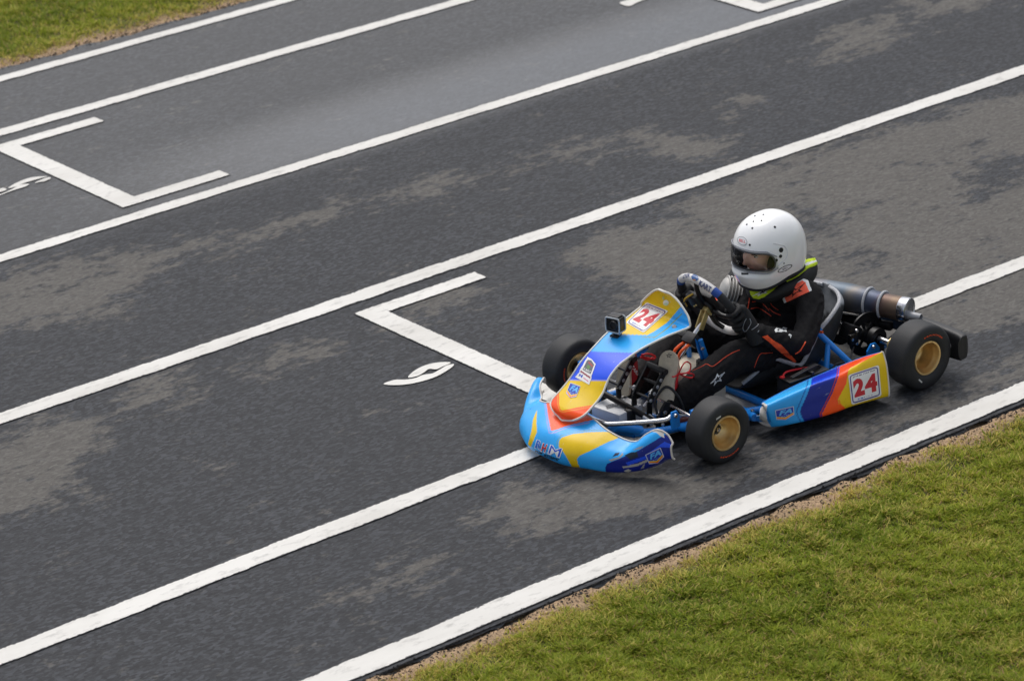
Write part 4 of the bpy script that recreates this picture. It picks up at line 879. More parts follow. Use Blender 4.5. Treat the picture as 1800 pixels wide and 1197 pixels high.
# ---------------------------------------------------------------- pedals and front hardware
def pedal(y0, name='brake_pedal'):
    pd = empty(name, (0, 0, 0), kart); top, bot = np.array([1.000, 0, .262]), np.array([1.082, 0, .160])
    MB().tube([(top[0], y0-.055, top[2]), (top[0], y0+.055, top[2])], .0125, 14).build('foot_roller', black_m, pd)
    for dy in (-.045, .045):
        a, b = top+[0, y0+dy, 0], bot+[0, y0+dy, 0]; lo = np.array([1.085, y0+dy, .06])
        MB().plate([(0, -.013), (1, -.013), (1, .013), (0, .013)], .007, a, b-a, np.cross((b-a)/np.linalg.norm(b-a), [0, 1, 0])).build('pedal_arm', dark_m, pd)
        MB().plate([(0, -.010), (1, -.014), (1, .014), (0, .010)], .007, b, lo-b, np.cross((lo-b)/np.linalg.norm(lo-b), [0, 1, 0])).build('pedal_root', dark_m, pd)
        for t in (.04, .28, .50, .72, .95):
            c = a+(b-a)*t; s = np.sign(dy); bolt('pedal_bolt', tuple(c+[0, s*.003, 0]), (0, 1, 0), .0075, alu_m, pd, .005)
    for t in (.42, .9): 
        c = top+(bot-top)*t; MB().tube([(c[0], y0-.045, c[2]), (c[0], y0+.045, c[2])], .006, 10).build('pedal_bar', dark_m, pd)
    return pd
pedal(.068); pedal(-.115, 'throttle_pedal')
MB().tube([(1.165, -.155, .176), (1.122, .02, .128), (1.088, .175, .088)], .0125, 10, 4).build('front_cross_brace', dark_m, kart)
MB().box((1.10, .135, .10), (.035, .05, .012), Matrix.Rotation(-.3, 3, 'X')).build('brace_label', box_m, kart)
MB().box((1.125, .045, .082), (.034, .034, .085), bev=.2).build('brace_post', black_m, kart)
MB().ball((1.15, -.10, .150), .014, 12).box((1.14, -.12, .165), (.04, .04, .03), bev=.3).build('brace_joint', dark_m, kart)
bolt('joint_bolt', (1.165, -.095, .150), (.7, .7, 0), .008, steel_m, kart, .008)
MB().plate([(-.03, -.05), (.03, -.05), (.028, .03), (.008, .06), (-.02, .05)], .010, (1.055, .165, .115), (.9, .0, -.1), (-.2, .1, .9)).box((1.04, .155, .085), (.07, .035, .05), bev=.25).build('brake_bracket', dark_m, kart)
for p in ((1.045, .178, .098), (1.06, .178, .130), (1.075, .178, .085), (1.02, .178, .085)): bolt('bracket_bolt', p, (.4, .8, .2), .0085, steel_m, kart, .009)
MB().tube([(1.04, .175, .108), (.86, .262, .080)], .0042, 8).tube([(1.035, .178, .108), (.995, .197, .1)], .0085, 10).build('brake_rod', alu_m, kart)
MB().tube([(1.02, .165, .082), (.97, .19, .074)], .0075, 8).ball((1.005, .172, .08), .011, 10).ball((.985, .182, .077), .011, 10).build('cable_end', steel_m, kart)
MB().tube([(1.0, .18, .070), (.80, .258, .062)], .019, 14).build('brake_cylinder', pm('dark_red_anodised', lin((88, 32, 34)), .4, metal=.3), kart)
MB().tube([(1.05, .12, .10), (1.04, .10, .15), (1.0, .12, .20), (.97, .155, .16), (.95, .17, .08)], .0055, 8, 6).build('brake_hose', black_m, kart)
bx_ = MB().box((1.128, -.030, .088), (.130, .150, .060), Matrix.Rotation(.12, 3, 'Z'), .12).box((1.128, -.030, .058), (.137, .157, .016), Matrix.Rotation(.12, 3, 'Z'), .2).build('ballast_box', box_m, kart)
Bbx = bvh_of([bx_]); decal('box_label', Bbx, [(1064.5,713.5),(1088,707),(1089,712.5),(1067,719.5)], [('poly', lin((70, 72, 78)), rrect(0, 0, 1, 1, .05)), ('poly', lin((178, 180, 184)), rrect(.02, .1, .98, .9, .05)), ('text', lin((60, 62, 70)), 'INTERSTATE', (.05, .22, .95, .8), (.03,))], bx_)
MB().box((.975, .125, .062), (.09, .10, .035), Matrix.Rotation(-.25, 3, 'Z'), .15).build('heel_block', box_m, kart)
MB().tube([(1.06, .02, .05), (1.045, .05, .075), (1.04, .10, .078), (1.05, .13, .05)], .0085, 10, 5).build('heel_hoop', blue_m, kart)
# small boxes between the seat and the near pod
bt = empty('battery_pack', (0, 0, 0), kart)
MB().box((.470, .318, .098), (.195, .085, .095), Matrix.Rotation(-.06, 3, 'Z'), .10).build('case', black_m, bt)
MB().box((.470, .318, .149), (.200, .090, .012), Matrix.Rotation(-.06, 3, 'Z'), .2).build('lid', dark_m, bt)
MB().tube([(.56, .30, .155), (.53, .29, .166), (.47, .30, .164), (.43, .31, .160)], .004, 8, 5).build('red_lead', red_m, bt)
MB().box((.560, .30, .155), (.016, .018, .012), bev=.3).build('red_terminal', red_m, bt)
for y in (.345, .355): MB().tube([(.54, y-.02, .158), (.50, y-.01, .170), (.44, y-.01, .176), (.40, y-.02, .168), (.36, y-.03, .13)], .0035, 8, 5).build('black_lead', black_m, bt)
MB().box((.455, .315, .160), (.014, .10, .012), bev=.3).build('strap', black_m, bt)
MB().box((.600, .335, .080), (.06, .075, .03), Matrix.Rotation(-.1, 3, 'Z'), .2).build('switch_box', dark_m, kart)
MB().lathe([(0, .009), (.008, .008), (.008, .0005)], (.615, .325, .096), (0, 0, 1), 14).build('green_button', pm('green_button', lin((40, 140, 110)), .4), kart)
MB().lathe([(0, .009), (.008, .008), (.008, .0005)], (.590, .345, .096), (0, 0, 1), 14).build('red_button', red_m, kart)
MB().box((.245, .31, .070), (.03, .09, .02), Matrix.Rotation(.2, 3, 'Z'), .2).build('transponder', castal_m, kart)
MB().tube([(.30, .30, .085), (.26, .28, .11), (.18, .27, .10), (.10, .22, .12)], .004, 8, 6).build('brake_line', black_m, kart)
# ================================================================== action camera on the front panel
gh = hit(Bpanel, 1089, 588, 0.)
gcam = tag(empty('action_camera', gh), 'small action camera in a clear housing on the front panel', 'camera')
ga = np.array([.80, .22, .0]); ga /= np.linalg.norm(ga); gl = np.array([-ga[1], ga[0], 0])    # lens looks forward
Rg = Matrix(((ga[0], gl[0], 0), (ga[1], gl[1], 0), (0, 0, 1)))
up_ = np.array([0, 0, .049])
def G(*p): return tuple(ga*p[0]+gl*p[1]+np.array([0, 0, p[2]])+up_+np.array([.012, -.006, 0]))
MB().box(G(0, 0, 0), (.044, .060, .057), Rg, .14).build('camera_body', dark_m, gcam)
clear_m = pm('scuffed_clear_housing', lin((178, 184, 188)), .15, spec=.8)
m = MB()
for d, x in ((.034, -.021), (.034, .022)):
    rr = rrect(-.031, -.0295, .031, .0295, .008); m.tube([G(x, a, b) for a, b in rr]+[G(x, *rr[0])], .0035, 6)
m.build('housing_rim', clear_m, gcam)
MB().box(G(0, 0, .031), (.036, .046, .008), Rg, .25).build('latch', black_m, gcam)
MB().box(G(0, 0, -.029), (.038, .066, .004), Rg, .3).build('housing_base', clear_m, gcam)
MB().lathe([(0, .0185), (.012, .0175), (.012, .0145), (.007, .0135), (.007, .0005)], G(.0215, .010, .004), ga, 24).build('lens', black_m, gcam)
MB().box(G(.0225, -.018, -.006), (.003, .016, .022), Rg, .2).build('screen', dark_m, gcam)
MB().box(G(0, 0, -.039), (.016, .016, .018), Rg, .2).box(G(0, 0, -.050), (.038, .036, .008), Rg, .25).build('mount', black_m, gcam)
bolt('mount_screw', G(0.002, .012, -.042), tuple(gl), .006, steel_m, gcam, .008)
# ================================================================== THE DRIVER
drv = tag(empty('person', (.28, 0, .03)), 'driver in black race suit and white full-face helmet gripping the steering wheel', 'person')
def remeshed(name, parts, mat, parent, voxel=.006, smooth=8, disp=0., dscale=.05):
    """fuse overlapping tapered volumes into one continuous skin"""
    o = MB()
    for p in parts: o = p(o) if callable(p) else o
    ob = o.build(name, None, None); md = ob.modifiers.new('r', 'REMESH'); md.mode = 'VOXEL'; md.voxel_size = voxel
    sm = ob.modifiers.new('s', 'SMOOTH'); sm.factor = .5; sm.iterations = smooth
    dg = bpy.context.evaluated_depsgraph_get(); me = bpy.data.meshes.new_from_object(ob.evaluated_get(dg)); bpy.data.objects.remove(ob)
    co = np.zeros(len(me.vertices)*3); me.vertices.foreach_get('co', co); co = co.reshape(-1, 3)
    if disp:
        no = np.zeros(len(me.vertices)*3); me.vertex_normals.foreach_get('vector', no); no = no.reshape(-1, 3)
        s = 1/dscale; n1 = vnoise(co[:, 0]*1.0+co[:, 2]*1.6, co[:, 1]*1.7-co[:, 2]*.4, s, 71)-.5; n2 = vnoise(co[:, 0]*1.8-co[:, 1], co[:, 2]*2.2+co[:, 1]*.6, s*1.9, 72)-.5
        co += no*((np.abs(n1)*-2+.5)*disp+n2*disp*.7)[:, None]; me.vertices.foreach_set('co', co.ravel())
    me.name = name; me.materials.clear(); me.materials.append(mat); me.polygons.foreach_set('use_smooth', [True]*len(me.polygons)); me.update()
    ob = bpy.data.objects.new(name, me); return link(ob, parent)
def cap(*pts):
    """tapered rounded limb: (x,y,z,r) knots"""
    P = cr(np.array(pts, float), 6)
    def f(m):
        m.tube(P[:, :3], list(P[:, 3]), 18, 0); m.ball(P[0, :3], P[0, 3], 16); m.ball(P[-1, :3], P[-1, 3], 16); return m
    return f
def ell(c, r): return lambda m: m.ball(c, r, 22)
off = Vector(drv.location)
def local(o):
    """children of the driver are built in world space"""
    for c in o.children: c.matrix_parent_inverse = Matrix.Translation(-off)
    return o
parts = []
parts += [ell((.27, 0, .145), (.120, .145, .100)), ell((.245, 0, .250), (.092, .122, .13)), ell((.262, 0, .335), (.085, .128, .080)), cap((.27, 0, .35, .085), (.298, 0, .42, .058), (.312, 0, .46, .052))]
parts += [cap((.27, .06, .350, .068), (.268, .118, .372, .060), (.275, .158, .352, .058), (.345, .222, .292, .049), (.425, .262, .242, .046)), cap((.425, .262, .242, .047), (.50, .232, .272, .045), (.575, .190, .314, .037), (.600, .176, .330, .031))]
parts += [cap((.27, -.06, .350, .068), (.268, -.112, .366, .060), (.272, -.140, .340, .055), (.315, -.150, .275, .049), (.375, -.145, .225, .046)), cap((.375, -.145, .225, .047), (.45, -.150, .265, .045), (.56, -.168, .314, .037), (.598, -.176, .330, .031))]
for s in (1, -1):
    parts += [cap((.30, s*.085, .125, .088), (.42, s*.115, .165, .080), (.55, s*.140, .202, .074), (.66, s*.148, .224, .066), (.72, s*.146, .214, .064)), cap((.70, s*.147, .218, .066), (.80, s*.137, .178, .066), (.90, s*.124, .138, .058), (.965, s*.115, .112, .046))]
suit = remeshed('race_suit', parts, suit_m, drv, .0050, 5, .0055, .050)
BS = bvh_of([suit])
# ---------------------------------------------------------------- helmet
HC = np.array([.343, 0, .546]); HP = math.radians(6)      # slightly bowed head
cP, sP = math.cos(HP), math.sin(HP)
def H(p):
    p = np.asarray(p, float); x, y, z = p[..., 0], p[..., 1], p[..., 2]
    return np.stack([HC[0]+x*cP+z*sP, HC[1]+y, HC[2]-x*sP+z*cP], -1)
def hshell(az, el, grow=0.):
    """helmet shell point for azimuth (0 = forward) and elevation"""
    ca, sa, ce, se = np.cos(az), np.sin(az), np.cos(el), np.sin(el); e = 2.25
    a = np.where(ca > 0, .150, .158); d = (np.abs(ca*ce/a)**e+np.abs(sa*ce/.126)**e+np.abs(se/np.where(se > 0, .160, .168))**e)**(-1/e)
    x, y, z = d*ca*ce, d*sa*ce, d*se
    chin = sstep(-.020, -.055, z)*sstep(.35, .85, ca); x = x+.016*chin
    brow = sstep(.0, .05, z)*sstep(.5, .95, ca); x = x-.004*brow
    p = np.stack([x, y, z], -1); return p*(1+grow/np.linalg.norm(p, axis=-1, keepdims=True))
NA, NE = 360, 150
azg = np.linspace(-math.pi, math.pi, NA+1); V, F, col = [], [], []
elmin = np.radians(-36-7*sstep(.0, .8, np.cos(azg)))
Gd = np.stack([hshell(np.full(NE, a), np.linspace(math.pi/2-.002, em, NE)) for a, em in zip(azg, elmin)], 0)
def port(az, z):
    """inside the eye opening"""
    t = np.abs(az)/1.03; zc = .019-.012*t**2; hh = .0355*(1-np.clip((t-.72)/.28, 0, 1)**2.2)**.5; return (t < 1) & (np.abs(z-zc) < hh)
fz = Gd[..., 2]; inside = port(np.arctan2(Gd[..., 1], Gd[..., 0]), fz)
fl = [f for f in grid_faces(NA+1, NE) if not all(inside.reshape(-1)[list(f)])]
helm_m = pm('white_helmet_gelcoat', lin((250, 250, 250)), .22, coat=.5, var=.02, scale=8)
hel = empty('helmet', (0, 0, 0), drv)
shell = mk('shell', H(Gd).reshape(-1, 3), fl, helm_m, hel, True)
bm = bmesh.new(); bm.from_mesh(shell.data); bmesh.ops.remove_doubles(bm, verts=bm.verts[:], dist=1e-5); bmesh.ops.delete(bm, geom=[v for v in bm.verts if not v.link_faces], context='VERTS'); bmesh.ops.recalc_face_normals(bm, faces=bm.faces[:]); bm.to_mesh(shell.data); bm.free()
# lining, eye-port gasket and base roll
lining_m = pm('dark_helmet_lining', lin((34, 34, 38)), .9)
ta = np.linspace(-1.03, 1.03, 61)
def zlim(a, s):
    t = abs(a)/1.03; return .019-.012*t*t+s*.0355*(1-np.clip((t-.72)/.28, 0, 1)**2.2)**.5
def on_shell(a, z, grow=0.):
    lo, hi = -1.2, 1.4
    for _ in range(40):
        m_ = (lo+hi)/2
        if hshell(np.array(a), np.array(m_))[2] < z: lo = m_
        else: hi = m_
    return hshell(np.array(a), np.array(m_), grow)
loop = [on_shell(a, zlim(a, 1), .001) for a in ta]+[on_shell(a, zlim(a, -1), .001) for a in ta[::-1]]
gp_ = [H(p) for p in loop]; MB().tube(gp_+[gp_[0]], .0038, 8).build('port_gasket', pm('grey_gasket', lin((120, 122, 128)), .6), hel)
base = [H(Gd[i, -1]) for i in range(0, NA+1, 6)]; MB().tube(base, .007, 8).build('base_roll', lining_m, hel)
GL = np.stack([hshell(np.full(60, a), np.linspace(math.pi/2-.01, em, 60), -.016) for a, em in zip(azg[::6], elmin[::6])], 0)
insl = (np.abs(np.arctan2(GL[..., 1], GL[..., 0])) < 1.0) & (GL[..., 2] > -.040) & (GL[..., 2] < .055); fl = [f for f in grid_faces(GL.shape[0], 60) if not all(insl.reshape(-1)[list(f)])]
mk('lining', H(GL).reshape(-1, 3), fl, lining_m, hel, True)
# visor: clear curved shield standing just off the shell
def visor_material():
    m = bpy.data.materials.new('clear_visor'); m.use_nodes = True; t = m.node_tree; L = t.links; t.nodes.remove(t.nodes['Principled BSDF'])
    tr = nn(t, 'ShaderNodeBsdfTransparent'); tr.inputs[0].default_value = (.93, .94, .96, 1); g = nn(t, 'ShaderNodeBsdfGlossy'); g.inputs['Roughness'].default_value = .06
    nz = nn(t, 'ShaderNodeTexNoise', Scale=30.); lw = nn(t, 'ShaderNodeFresnel', IOR=1.5); mx = nn(t, 'ShaderNodeMixShader')
    ad = nn(t, 'ShaderNodeMath', operation='MULTIPLY_ADD'); ad.inputs[1].default_value = .03; L.new(nz.outputs['Fac'], ad.inputs[0]); L.new(lw.outputs[0], ad.inputs[2])
    L.new(ad.outputs[0], mx.inputs[0]); L.new(tr.outputs[0], mx.inputs[1]); L.new(g.outputs[0], mx.inputs[2]); L.new(mx.outputs[0], t.nodes['Material Output'].inputs[0]); return m
va = np.linspace(-1.09, 1.09, 65); VG = []
for a in va:
    k = 1-.45*max(0, (abs(a)-.8)/.29); zc = .019-.012*(a/1.03)**2; VG.append([on_shell(a, zc+t*.044*k, .005) for t in np.linspace(-1, 1, 15)])
VG = np.array(VG); mk('visor', H(VG).reshape(-1, 3), grid_faces(65, 15), visor_material(), hel, True)
rimv = pm('visor_edge', lin((150, 152, 158)), .25); er = [H(VG[i, -1]) for i in range(65)]; MB().tube(er, .0022, 6).build('visor_edge', rimv, hel); MB().tube([H(VG[i, 0]) for i in range(65)], .0022, 6).build('visor_edge', rimv, hel)
BH = bvh_of([shell])
def dot(px, py, r, name='vent_hole', mat=None):
    h = hit(BH, px, py, 0.); 
    if h is None: return
    loc, n, i, d = BH.find_nearest(h); n = n if n.dot(Vector(ray(px, py))) < 0 else -n
    MB().lathe([(-.002, r), (.0012, r), (.0018, r*.7), (.0008, .0003)], loc, n, 14).build(name, mat or black_m, hel)
for x, y, r in ((1327,380,.0036),(1342,377.6,.0038),(1324.5,389.6,.0038),(1338.7,388,.0042),(1312.8,394.8,.0036),(1322.5,401.4,.0042),(1362,399.4,.0048),(1318,430.8,.0044),(1378,463,.0030)): dot(x, y, r)
for x, y, r in ((1373,439.7,.0098),(1372,450.7,.0070),(1364.6,457.7,.0064),(1356.4,473,.0062)): dot(x, y, r, 'visor_pivot')
decal('chin_vent', BH, [(1303,484),(1317.5,483.5),(1316,480),(1303.5,479.5)], [('poly', lin((14, 12, 20)), [(.05,.1),(.9,.1),(1,1),(0,1)])], hel, off=.0015)
decal('brow_badge', BH, [(1296,429),(1314,434),(1314,418),(1296,414)], [('oval', lin((150, 152, 158)), (.5, .5, .48, .48)), ('oval', lin((238, 238, 240)), (.5, .5, .44, .42)), ('text', lin((214, 50, 60)), 'BELL', (.18, .34, .84, .68), (.02, .2))], hel, res=.0010)
decal('side_badge', BH, [(1369,478),(1388.5,466),(1391,467),(1371.5,479.5)][:0] or [(1369,482),(1394,470),(1390,462),(1365,474)], [('oval', lin((30, 28, 34)), (.5, .5, .5, .48)), ('oval', lin((234, 234, 236)), (.5, .5, .44, .36)), ('text', lin((40, 38, 44)), 'BELL', (.32, .36, .68, .64), (.02, .2))], hel, res=.0010)
shut_m = pm('helmet_moulding', lin((228, 228, 231)), .25, coat=.4)
stroke('moulded_ridge', BH, [(1359,428),(1372,430.5),(1380,434),(1384,444),(1381,454),(1374,461),(1368,468),(1362,477),(1352,483)], .0022, shut_m, hel)
# ---------------------------------------------------------------- head inside the helmet
skin_m = pm('skin', lin((240, 188, 162)), .5, var=.05, scale=30, spec=.35)
hx, hy, hz = [], [], []
na, ne = 72, 54; hv = []
for i in range(na+1):
    a = -math.pi+2*math.pi*i/na
    for j in range(ne):
        e = math.pi/2-math.pi*j/(ne-1); ca, sa, ce, se = math.cos(a), math.sin(a), math.cos(e), math.sin(e)
        x, y, z = .092*ca*ce, .074*sa*ce, .108*se
        if x > 0:
            z_ = z; gn = math.exp(-(y/.011)**2)
            x += .024*gn*math.exp(-((z_+.026)/.013)**2)+.013*gn*math.exp(-((z_+.006)/.020)**2)            # nose
            for s in (1, -1): x -= .013*math.exp(-((y-s*.031)/.016)**2-((z_-.004)/.011)**2); x += .006*math.exp(-((y-s*.030)/.020)**2-((z_-.022)/.008)**2); x += .006*math.exp(-((y-s*.036)/.02)**2-((z_+.028)/.018)**2)
            x += .010*math.exp(-(y/.020)**2-((z_+.054)/.006)**2)+.009*math.exp(-(y/.018)**2-((z_+.066)/.006)**2)-.004*math.exp(-(y/.02)**2-((z_+.060)/.0025)**2); x += .010*math.exp(-(y/.022)**2-((z_+.088)/.014)**2)
        hv.append(H((x+.022, y, z+.018)))
head = mk('head', hv, grid_faces(na+1, ne), skin_m, drv, True)
HF = lambda p: H((p[0], p[1], p[2]+.030))
eye_m = pm('eye_white', lin((226, 222, 216)), .2); iris_m = pm('iris', lin((48, 36, 30)), .2); hair_m = pm('brown_hair', lin((104, 72, 46)), .6, var=.3, scale=150)
for s in (1, -1):
    MB().ball(tuple(HF((.093, s*.031, -.009))), .0105, 14).build('eye', eye_m, drv); MB().ball(tuple(HF((.1010, s*.0325, -.0105))), .0042, 10).build('iris', iris_m, drv)
    MB().tube([tuple(HF((.104-.5*abs(t), s*(.031+t), .004+.0 -abs(t)*.1))) for t in (-.012, 0, .012)][:0] or [tuple(HF((.1055, s*.020, -.0035))), tuple(HF((.1045, s*.031, -.001))), tuple(HF((.098, s*.043, -.005)))], .0022, 6, 4).build('eyelid', pm('lash_line', lin((96, 64, 50)), .6), drv)
    MB().tube([tuple(HF((.1125, s*.016, .010))), tuple(HF((.1105, s*.030, .014))), tuple(HF((.101, s*.046, .009)))], (.002, .003, .0015), 6, 4).build('eyebrow', hair_m, drv)
    MB().ball(tuple(HF((.02, s*.078, -.02))), (.018, .008, .028), 12).build('ear', skin_m, drv)
MB().tube([tuple(HF((.116, -.018, -.072))), tuple(HF((.1235, 0, -.0715))), tuple(HF((.116, .018, -.072)))], (.002, .0045, .002), 8, 4).build('lips', pm('lips', lin((192, 104, 96)), .45), drv)
HV = []
for a in np.linspace(-1.9, 1.9, 40):
    for e in np.linspace(.28, 1.5, 14): HV.append(HF((.022+.096*math.cos(a)*math.cos(e), .078*math.sin(a)*math.cos(e), -.012+.112*math.sin(e))))
mk('hair', HV, grid_faces(40, 14), hair_m, drv, True)
for s in (1, -1): MB().ball(tuple(H((.050, s*.090, -.02))), (.042, .018, .055), 16).build('cheek_pad', lining_m, hel)
# ---------------------------------------------------------------- neck brace
lime, blk = lin((190, 214, 20)), lin((24, 24, 26))
NB = []
for a in np.linspace(-math.pi, math.pi, 73):
    ca, sa = math.cos(a), math.sin(a); back = sstep(.2, -1., np.array(ca)); fr_ = sstep(.3, 1., np.array(ca))
    cx, cz = .296, .404+.022*back-.030*fr_; rx, ry = (.128 if ca > 0 else .165), .112
    row = []
    for t in np.linspace(0, 2*math.pi, 17):
        rr = 1+.26*math.cos(t)-.10*float(back)*math.sin(t); row.append((cx+rx*ca*rr*.86, ry*sa*rr*.86, cz+(.030+.014*float(back))*math.sin(t)+.02*float(back)*math.cos(t)))
    NB.append(row)
nb = painted('neck_brace', np.array(NB), [('all', blk)], mat=pm('neck_brace_foam', blk, .7, attr='Col', var=.12), parent=drv, thick=.001, inner=None)
BN = bvh_of([nb]); WH = lin((226, 228, 226)); GR = lin((120, 124, 124))
STAR = [(.02,.30),(.30,.42),(.20,.62),(.42,.58),(.60,.98),(.62,.62),(1.0,.86),(.72,.46),(.86,.30),(.62,.32),(.58,.0),(.44,.28),(.18,.10),(.26,.30)]
STAR = [(.5+(.5 if k % 2 == 0 else .22)*math.cos(math.radians(90+36*k+8)), .48+(.5 if k % 2 == 0 else .22)*math.sin(math.radians(90+36*k+8))) for k in range(10)]
STAR[8] = (1.12, .86); STAR[2] = (-.12, .30)
STAR2 = [(.5+(x-.5)*.5, .48+(y-.48)*.5) for x, y in STAR]
# ---------------------------------------------------------------- gloves
def glove(s):
    g = empty('glove', (0, 0, 0), drv); a0 = math.radians(98)*s; c = rimpt(a0); out = np.array([0, s, 0.]); 
    tang = lambda a: (rimpt(a+.01*s)-rimpt(a-.01*s))/np.linalg.norm(rimpt(a+.01*s)-rimpt(a-.01*s))
    wr = np.array([.598, s*.178, .330]); ms = []
    palm = c+SNm*.030+out*.012
    ms.append(cap((*wr, .030), (*(wr*.5+palm*.5), .029), (*palm, .024)))
    ms.append(cap((*(palm+tang(a0)*-.024*1), .019), (*palm, .022), (*(palm+tang(a0)*.026), .019)))
    for k, (da, ln) in enumerate(((-13, .9), (-4.5, 1.0), (4.5, 1.0), (13, .86))):
        a = a0+math.radians(da)*1.15*s; cc = rimpt(a); rad = (cc-SC)/np.linalg.norm(cc-SC); R_ = .0245; K = []
        for t, r in ((100, .0115), (55, .0112), (10, .0105), (-40, .0098), (-85, .0088), (-120*ln, .0076)):
            th = math.radians(t); K.append((*(cc+SNm*math.sin(th)*R_*1.15+rad*math.cos(th)*R_), r))
        ms.append(cap(*K))
    a = a0-math.radians(19)*s; cc = rimpt(a); rad = (cc-SC)/np.linalg.norm(cc-SC)
    ms.append(cap((*(palm-rad*.012-tang(a0)*.010*s*0), .014), (*(cc+SNm*.024-rad*.012), .012), (*(cc-rad*.024+SNm*.004), .011), (*(cc-rad*.020-SNm*.014), .0085)))
    hand = remeshed('glove_hand', ms, glove_m, g, .0032, 3); d = (wr-palm)/np.linalg.norm(wr-palm)
    MB().tube([tuple(wr-d*.016), tuple(wr), tuple(wr+d*.03), tuple(wr+d*.048)], (.031, .034, .038, .0395), 20).build('glove_cuff', glove_m, g)
    return g, hand
gL, handL = glove(1); gR, handR = glove(-1)
# ---------------------------------------------------------------- shoes
sole_m = pm('beige_sole', lin((206, 194, 172)), .6, var=.12, scale=60); shoe_m = pm('black_boot', lin((26, 24, 26)), .6, var=.2); shred_m = pm('red_boot_leather', lin((176, 24, 34)), .5, var=.12)
def shoe(y, heel, toe, yaw):
    b = empty('shoe', (0, 0, 0), drv); heel, toe = np.array(heel), np.array(toe); ax = toe-heel; ln = np.linalg.norm(ax); ax /= ln
    lat = np.array([math.sin(yaw), math.cos(yaw), 0]); lat -= ax*(lat@ax); lat /= np.linalg.norm(lat); nrm = np.cross(ax, lat)
    if nrm[0] < 0: nrm = -nrm                       # sole side faces forward
    outl = [(-.012, .018), (.0, .029), (.05, .031), (.10, .027), (.145, .034), (.18, .037), (.205, .032), (.222, .020), (.229, .004)]
    P = [(t, w_) for t, w_ in outl]+[(t, -w_*.9) for t, w_ in outl[::-1]]
    P = cr(np.array(P+[P[0]]), 4)[:-1]; sc = ln/.215; Ps = [(t*sc, w_*1.12) for t, w_ in P]
    MB().plate(Ps, .013, heel+nrm*.004, ax, lat).build('sole', sole_m, b, sharp=50)
    K = lambda t, u, r: (*(heel+ax*t*sc-nrm*u), r)
    up_ = remeshed('upper', [cap(K(.015, .030, .030), K(.06, .034, .033), K(.11, .030, .034), K(.16, .022, .031), K(.195, .016, .024)), cap(K(.03, .030, .032), K(.045, .066, .036), K(.035, .10, .038))], shred_m, b, .004, 4)
    k_ = remeshed('ankle_collar', [cap(K(.035, .078, .0395), K(.03, .112, .041))], shoe_m, b, .004, 3)
    return b, heel, toe, ax, lat, nrm, up_
sL = shoe(.1, (1.002, .112, .112), (.958, .098, .318), -.55)
sR = shoe(-.1, (1.025, -.112, .112), (.985, -.128, .300), -.25)
for d in (0, .012, .024): 
    b, heel, toe, ax, lat, nrm, up = sL; c = heel+ax*(.10+d*1.5)-nrm*.060
    MB().tube([tuple(c-lat*.022+nrm*.012), tuple(c-nrm*.004), tuple(c+lat*.022+nrm*.012)], .0028, 6, 4).build('lace', red_m, b)
b, heel, toe, ax, lat, nrm, up = sL; k0 = np.array(bp(1193, 657, 'y', .150))
for pts in ([(1193,657),(1200,642),(1207,636),(1214,641),(1212,652),(1202,657),(1193,657)], [(1193,657),(1208,656),(1219,658),(1217,664),(1204,662),(1193,657)], [(1193,657),(1190,668),(1187,682)], [(1193,657),(1186,662),(1181,662)]):
    MB().tube([tuple(bp(x, y, 'y', .150+.012*math.sin(k*1.3))) for k, (x, y) in enumerate(pts)], .0030, 6, 6).build('lace_bow', red_m, b)
b2 = sR[0]
for pts in ([(1128,624),(1140,622),(1151,626),(1149,631),(1137,629),(1128,626)], [(1126,628),(1138,632),(1148,629)]):
    MB().tube([tuple(bp(x, y, 'y', -.085)) for x, y in pts], .0040, 6, 6).build('lace_bow', red_m, b2)
Bup = bvh_of([sR[6]])
decal('shoe_lettering', Bup, [(1104,641),(1119,662),(1126,658),(1111,636)], [('text', WH, 'STARS', (.05, .2, .95, .8), (.02,))], b2)
BsL = bvh_of([c for c in sL[0].children if c.name.startswith('sole')])
decal('sole_mark', BsL, [(1170,628),(1180,631),(1182,621),(1172,619)], [('poly', lin((70, 64, 70)), STAR), ('poly', lin((206, 194, 172)), STAR2)], sL[0])
# ---------------------------------------------------------------- trim on suit, gloves and brace
ORG = lin((240, 84, 34)); CORAL = lin((255, 104, 76))
def cdecal(*a, **k): return decal(*a, mat=cloth_print, **k)
cdecal('shoulder_patch', BS, [(1374,528),(1404,505),(1424,499),(1396,488)][:0] or [(1379,533),(1427,511),(1419,486),(1371,514)],
   [('poly', WH, [(.0,.0),(.0,.35),(.08,.62),(.30,.82),(.62,.98),(.86,.98),(.98,.72),(1,.0),(.92,-.0),(.62,.0),(.30,.0),(.12,.0)]), ('poly', CORAL, [(.08,.0),(.08,.38),(.15,.60),(.34,.76),(.62,.92),(.80,.92),(.88,.70),(.91,.0),(.62,.0),(.32,.0)]),
    ('poly', lin((52, 24, 24)), [(.14+.68*x, .16+.62*y) for x, y in STAR]), ('poly', CORAL, [(.14+.68*x, .16+.62*y) for x, y in STAR2])], drv)
cdecal('sleeve_panel', BS, [(1336,600),(1398,640),(1404,610),(1342,585)], [('poly', ORG, [(.0,.55),(.12,.92),(.30,.72),(.55,.66),(.85,.34),(1.0,.18),(.98,.05),(.70,.08),(.45,.22),(.22,.42)])], drv)
stroke('sleeve_piping', BS, [(1398,622),(1406,617),(1412,608),(1416,601)], .0028, pm('orange_piping', ORG, .6), drv)
pip = pm('orange_stitching', lin((210, 66, 30)), .7)
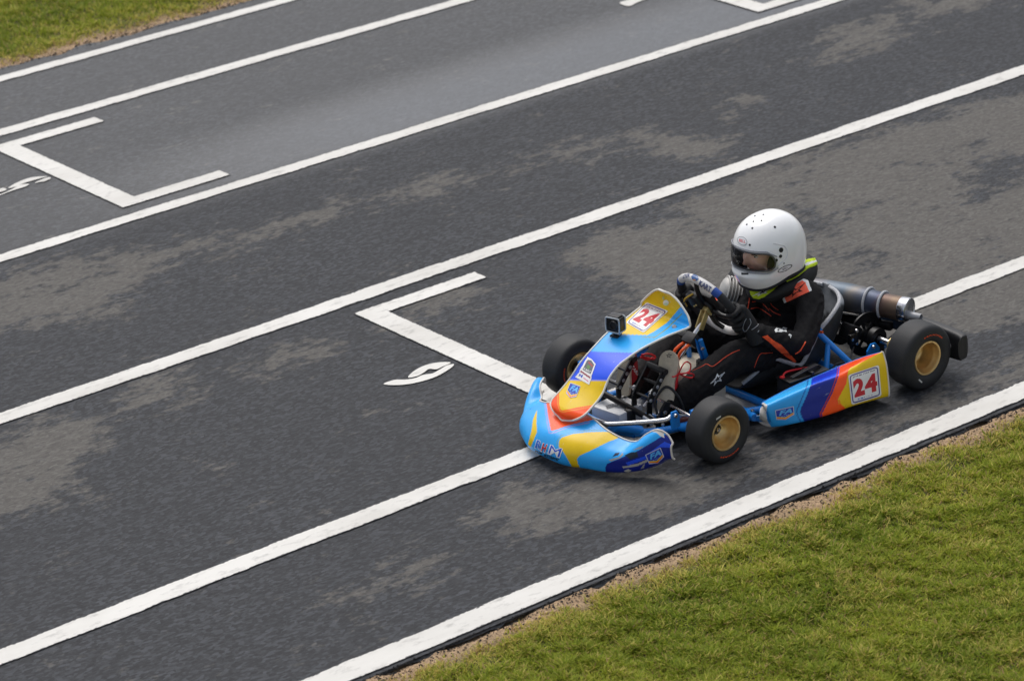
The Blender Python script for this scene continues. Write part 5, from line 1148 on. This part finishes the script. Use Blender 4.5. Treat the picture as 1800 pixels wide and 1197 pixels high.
for pts in ([(1217,652),(1232,645),(1242,640),(1252,644),(1262,638),(1272,630),(1286,621),(1300,615)], [(1326,646),(1331,632),(1337,622),(1345,621),(1358,620)], [(1322,531),(1335,530),(1345,538),(1352,546)], [(1320,543),(1332,541),(1345,548),(1356,556)], [(1352,528),(1358,538),(1368,545)], [(1318,520),(1316,535),(1314,548),(1318,556)], [(1352,542),(1360,549),(1372,554)]):
    try: stroke('stitch_line', BS, pts, .0016, pip, drv)
    except Exception as ex: print('stroke', ex)
cdecal('leg_logo', BS, [(1248,682),(1272,670),(1274,650),(1250,660)], [('poly', lin((196, 198, 200)), STAR), ('poly', lin((34, 34, 36)), STAR2)], drv)
cdecal('sleeve_logo', BS, [(1361,586),(1384,585),(1384,575),(1361,575)], [('poly', WH, [(.0,.5),(.15,.85),(.4,.9),(.55,.7),(.7,1),(1,.8),(.9,.4),(.98,.1),(.7,.25),(.5,.1),(.3,.2),(.1,.15)]), ('poly', lin((30, 30, 32)), [(.2,.5),(.32,.7),(.42,.5),(.3,.35)]), ('poly', lin((30, 30, 32)), [(.6,.55),(.72,.75),(.82,.55),(.7,.42)])], drv)
cdecal('sleeve_mark', BS, [(1385,595),(1391,595),(1391,587),(1385,587)], [('poly', WH, [(.0,.6),(.4,1),(1,.8),(.9,.2),(.6,.0),(.7,.5),(.4,.6)])], drv)
BGl = bvh_of([handL]+[c for c in gL.children if c.name.startswith('glove_cuff')])
for pts in ([(1331,562),(1333,570),(1327,576),(1321,580)], [(1337,566),(1338,575),(1332,584)], [(1312,560),(1308,568),(1306,578),(1310,583),(1317,575)], [(1318,560),(1320,568),(1315,577)]):
    try: stroke('glove_trim', BGl, pts, .0014, pm('grey_glove_print', lin((150, 152, 156)), .6), gL)
    except Exception as ex: print('glove', ex)
cdecal('collar_tab', BN, [(1317,531),(1360,518),(1376,494),(1318,508)], [('poly', lime, [(.0,.86),(.05,.5),(.16,.2),(.40,.0),(.62,.04),(.85,.35),(1,.75),(.97,1.0),(.5,.95)]), ('poly', WH, [(.14+.62*x, .22+.5*y) for x, y in STAR]), ('poly', blk, [(.14+.62*x, .22+.5*y) for x, y in STAR2])], drv)
cdecal('collar_flash', BN, [(1383,493),(1412,478),(1438,465),(1400,462)][:0] or [(1382,496),(1438,474),(1441,452),(1392,462)], [('poly', lime, [(0,0),(.05,.5),(.35,.95),(.95,1),(1,.6),(.7,.45),(.3,.1)]), ('poly', blk, [(.12,.22),(.18,.48),(.40,.74),(.48,.60),(.28,.32)]), ('poly', WH, [(.40,.50),(.55,.75),(.9,.8),(.9,.68),(.6,.55)])], drv, off=.004)
lime_m = pm('lime_piping', lime, .6)
for pts in ([(1383,495),(1398,488),(1410,479),(1420,471),(1430,467),(1437,463)], [(1396,470),(1408,463),(1420,458),(1434,455)]):
    try: stroke('collar_piping', BN, pts, .0038, lime_m, drv)
    except Exception as ex: print('piping', ex)
local(drv)
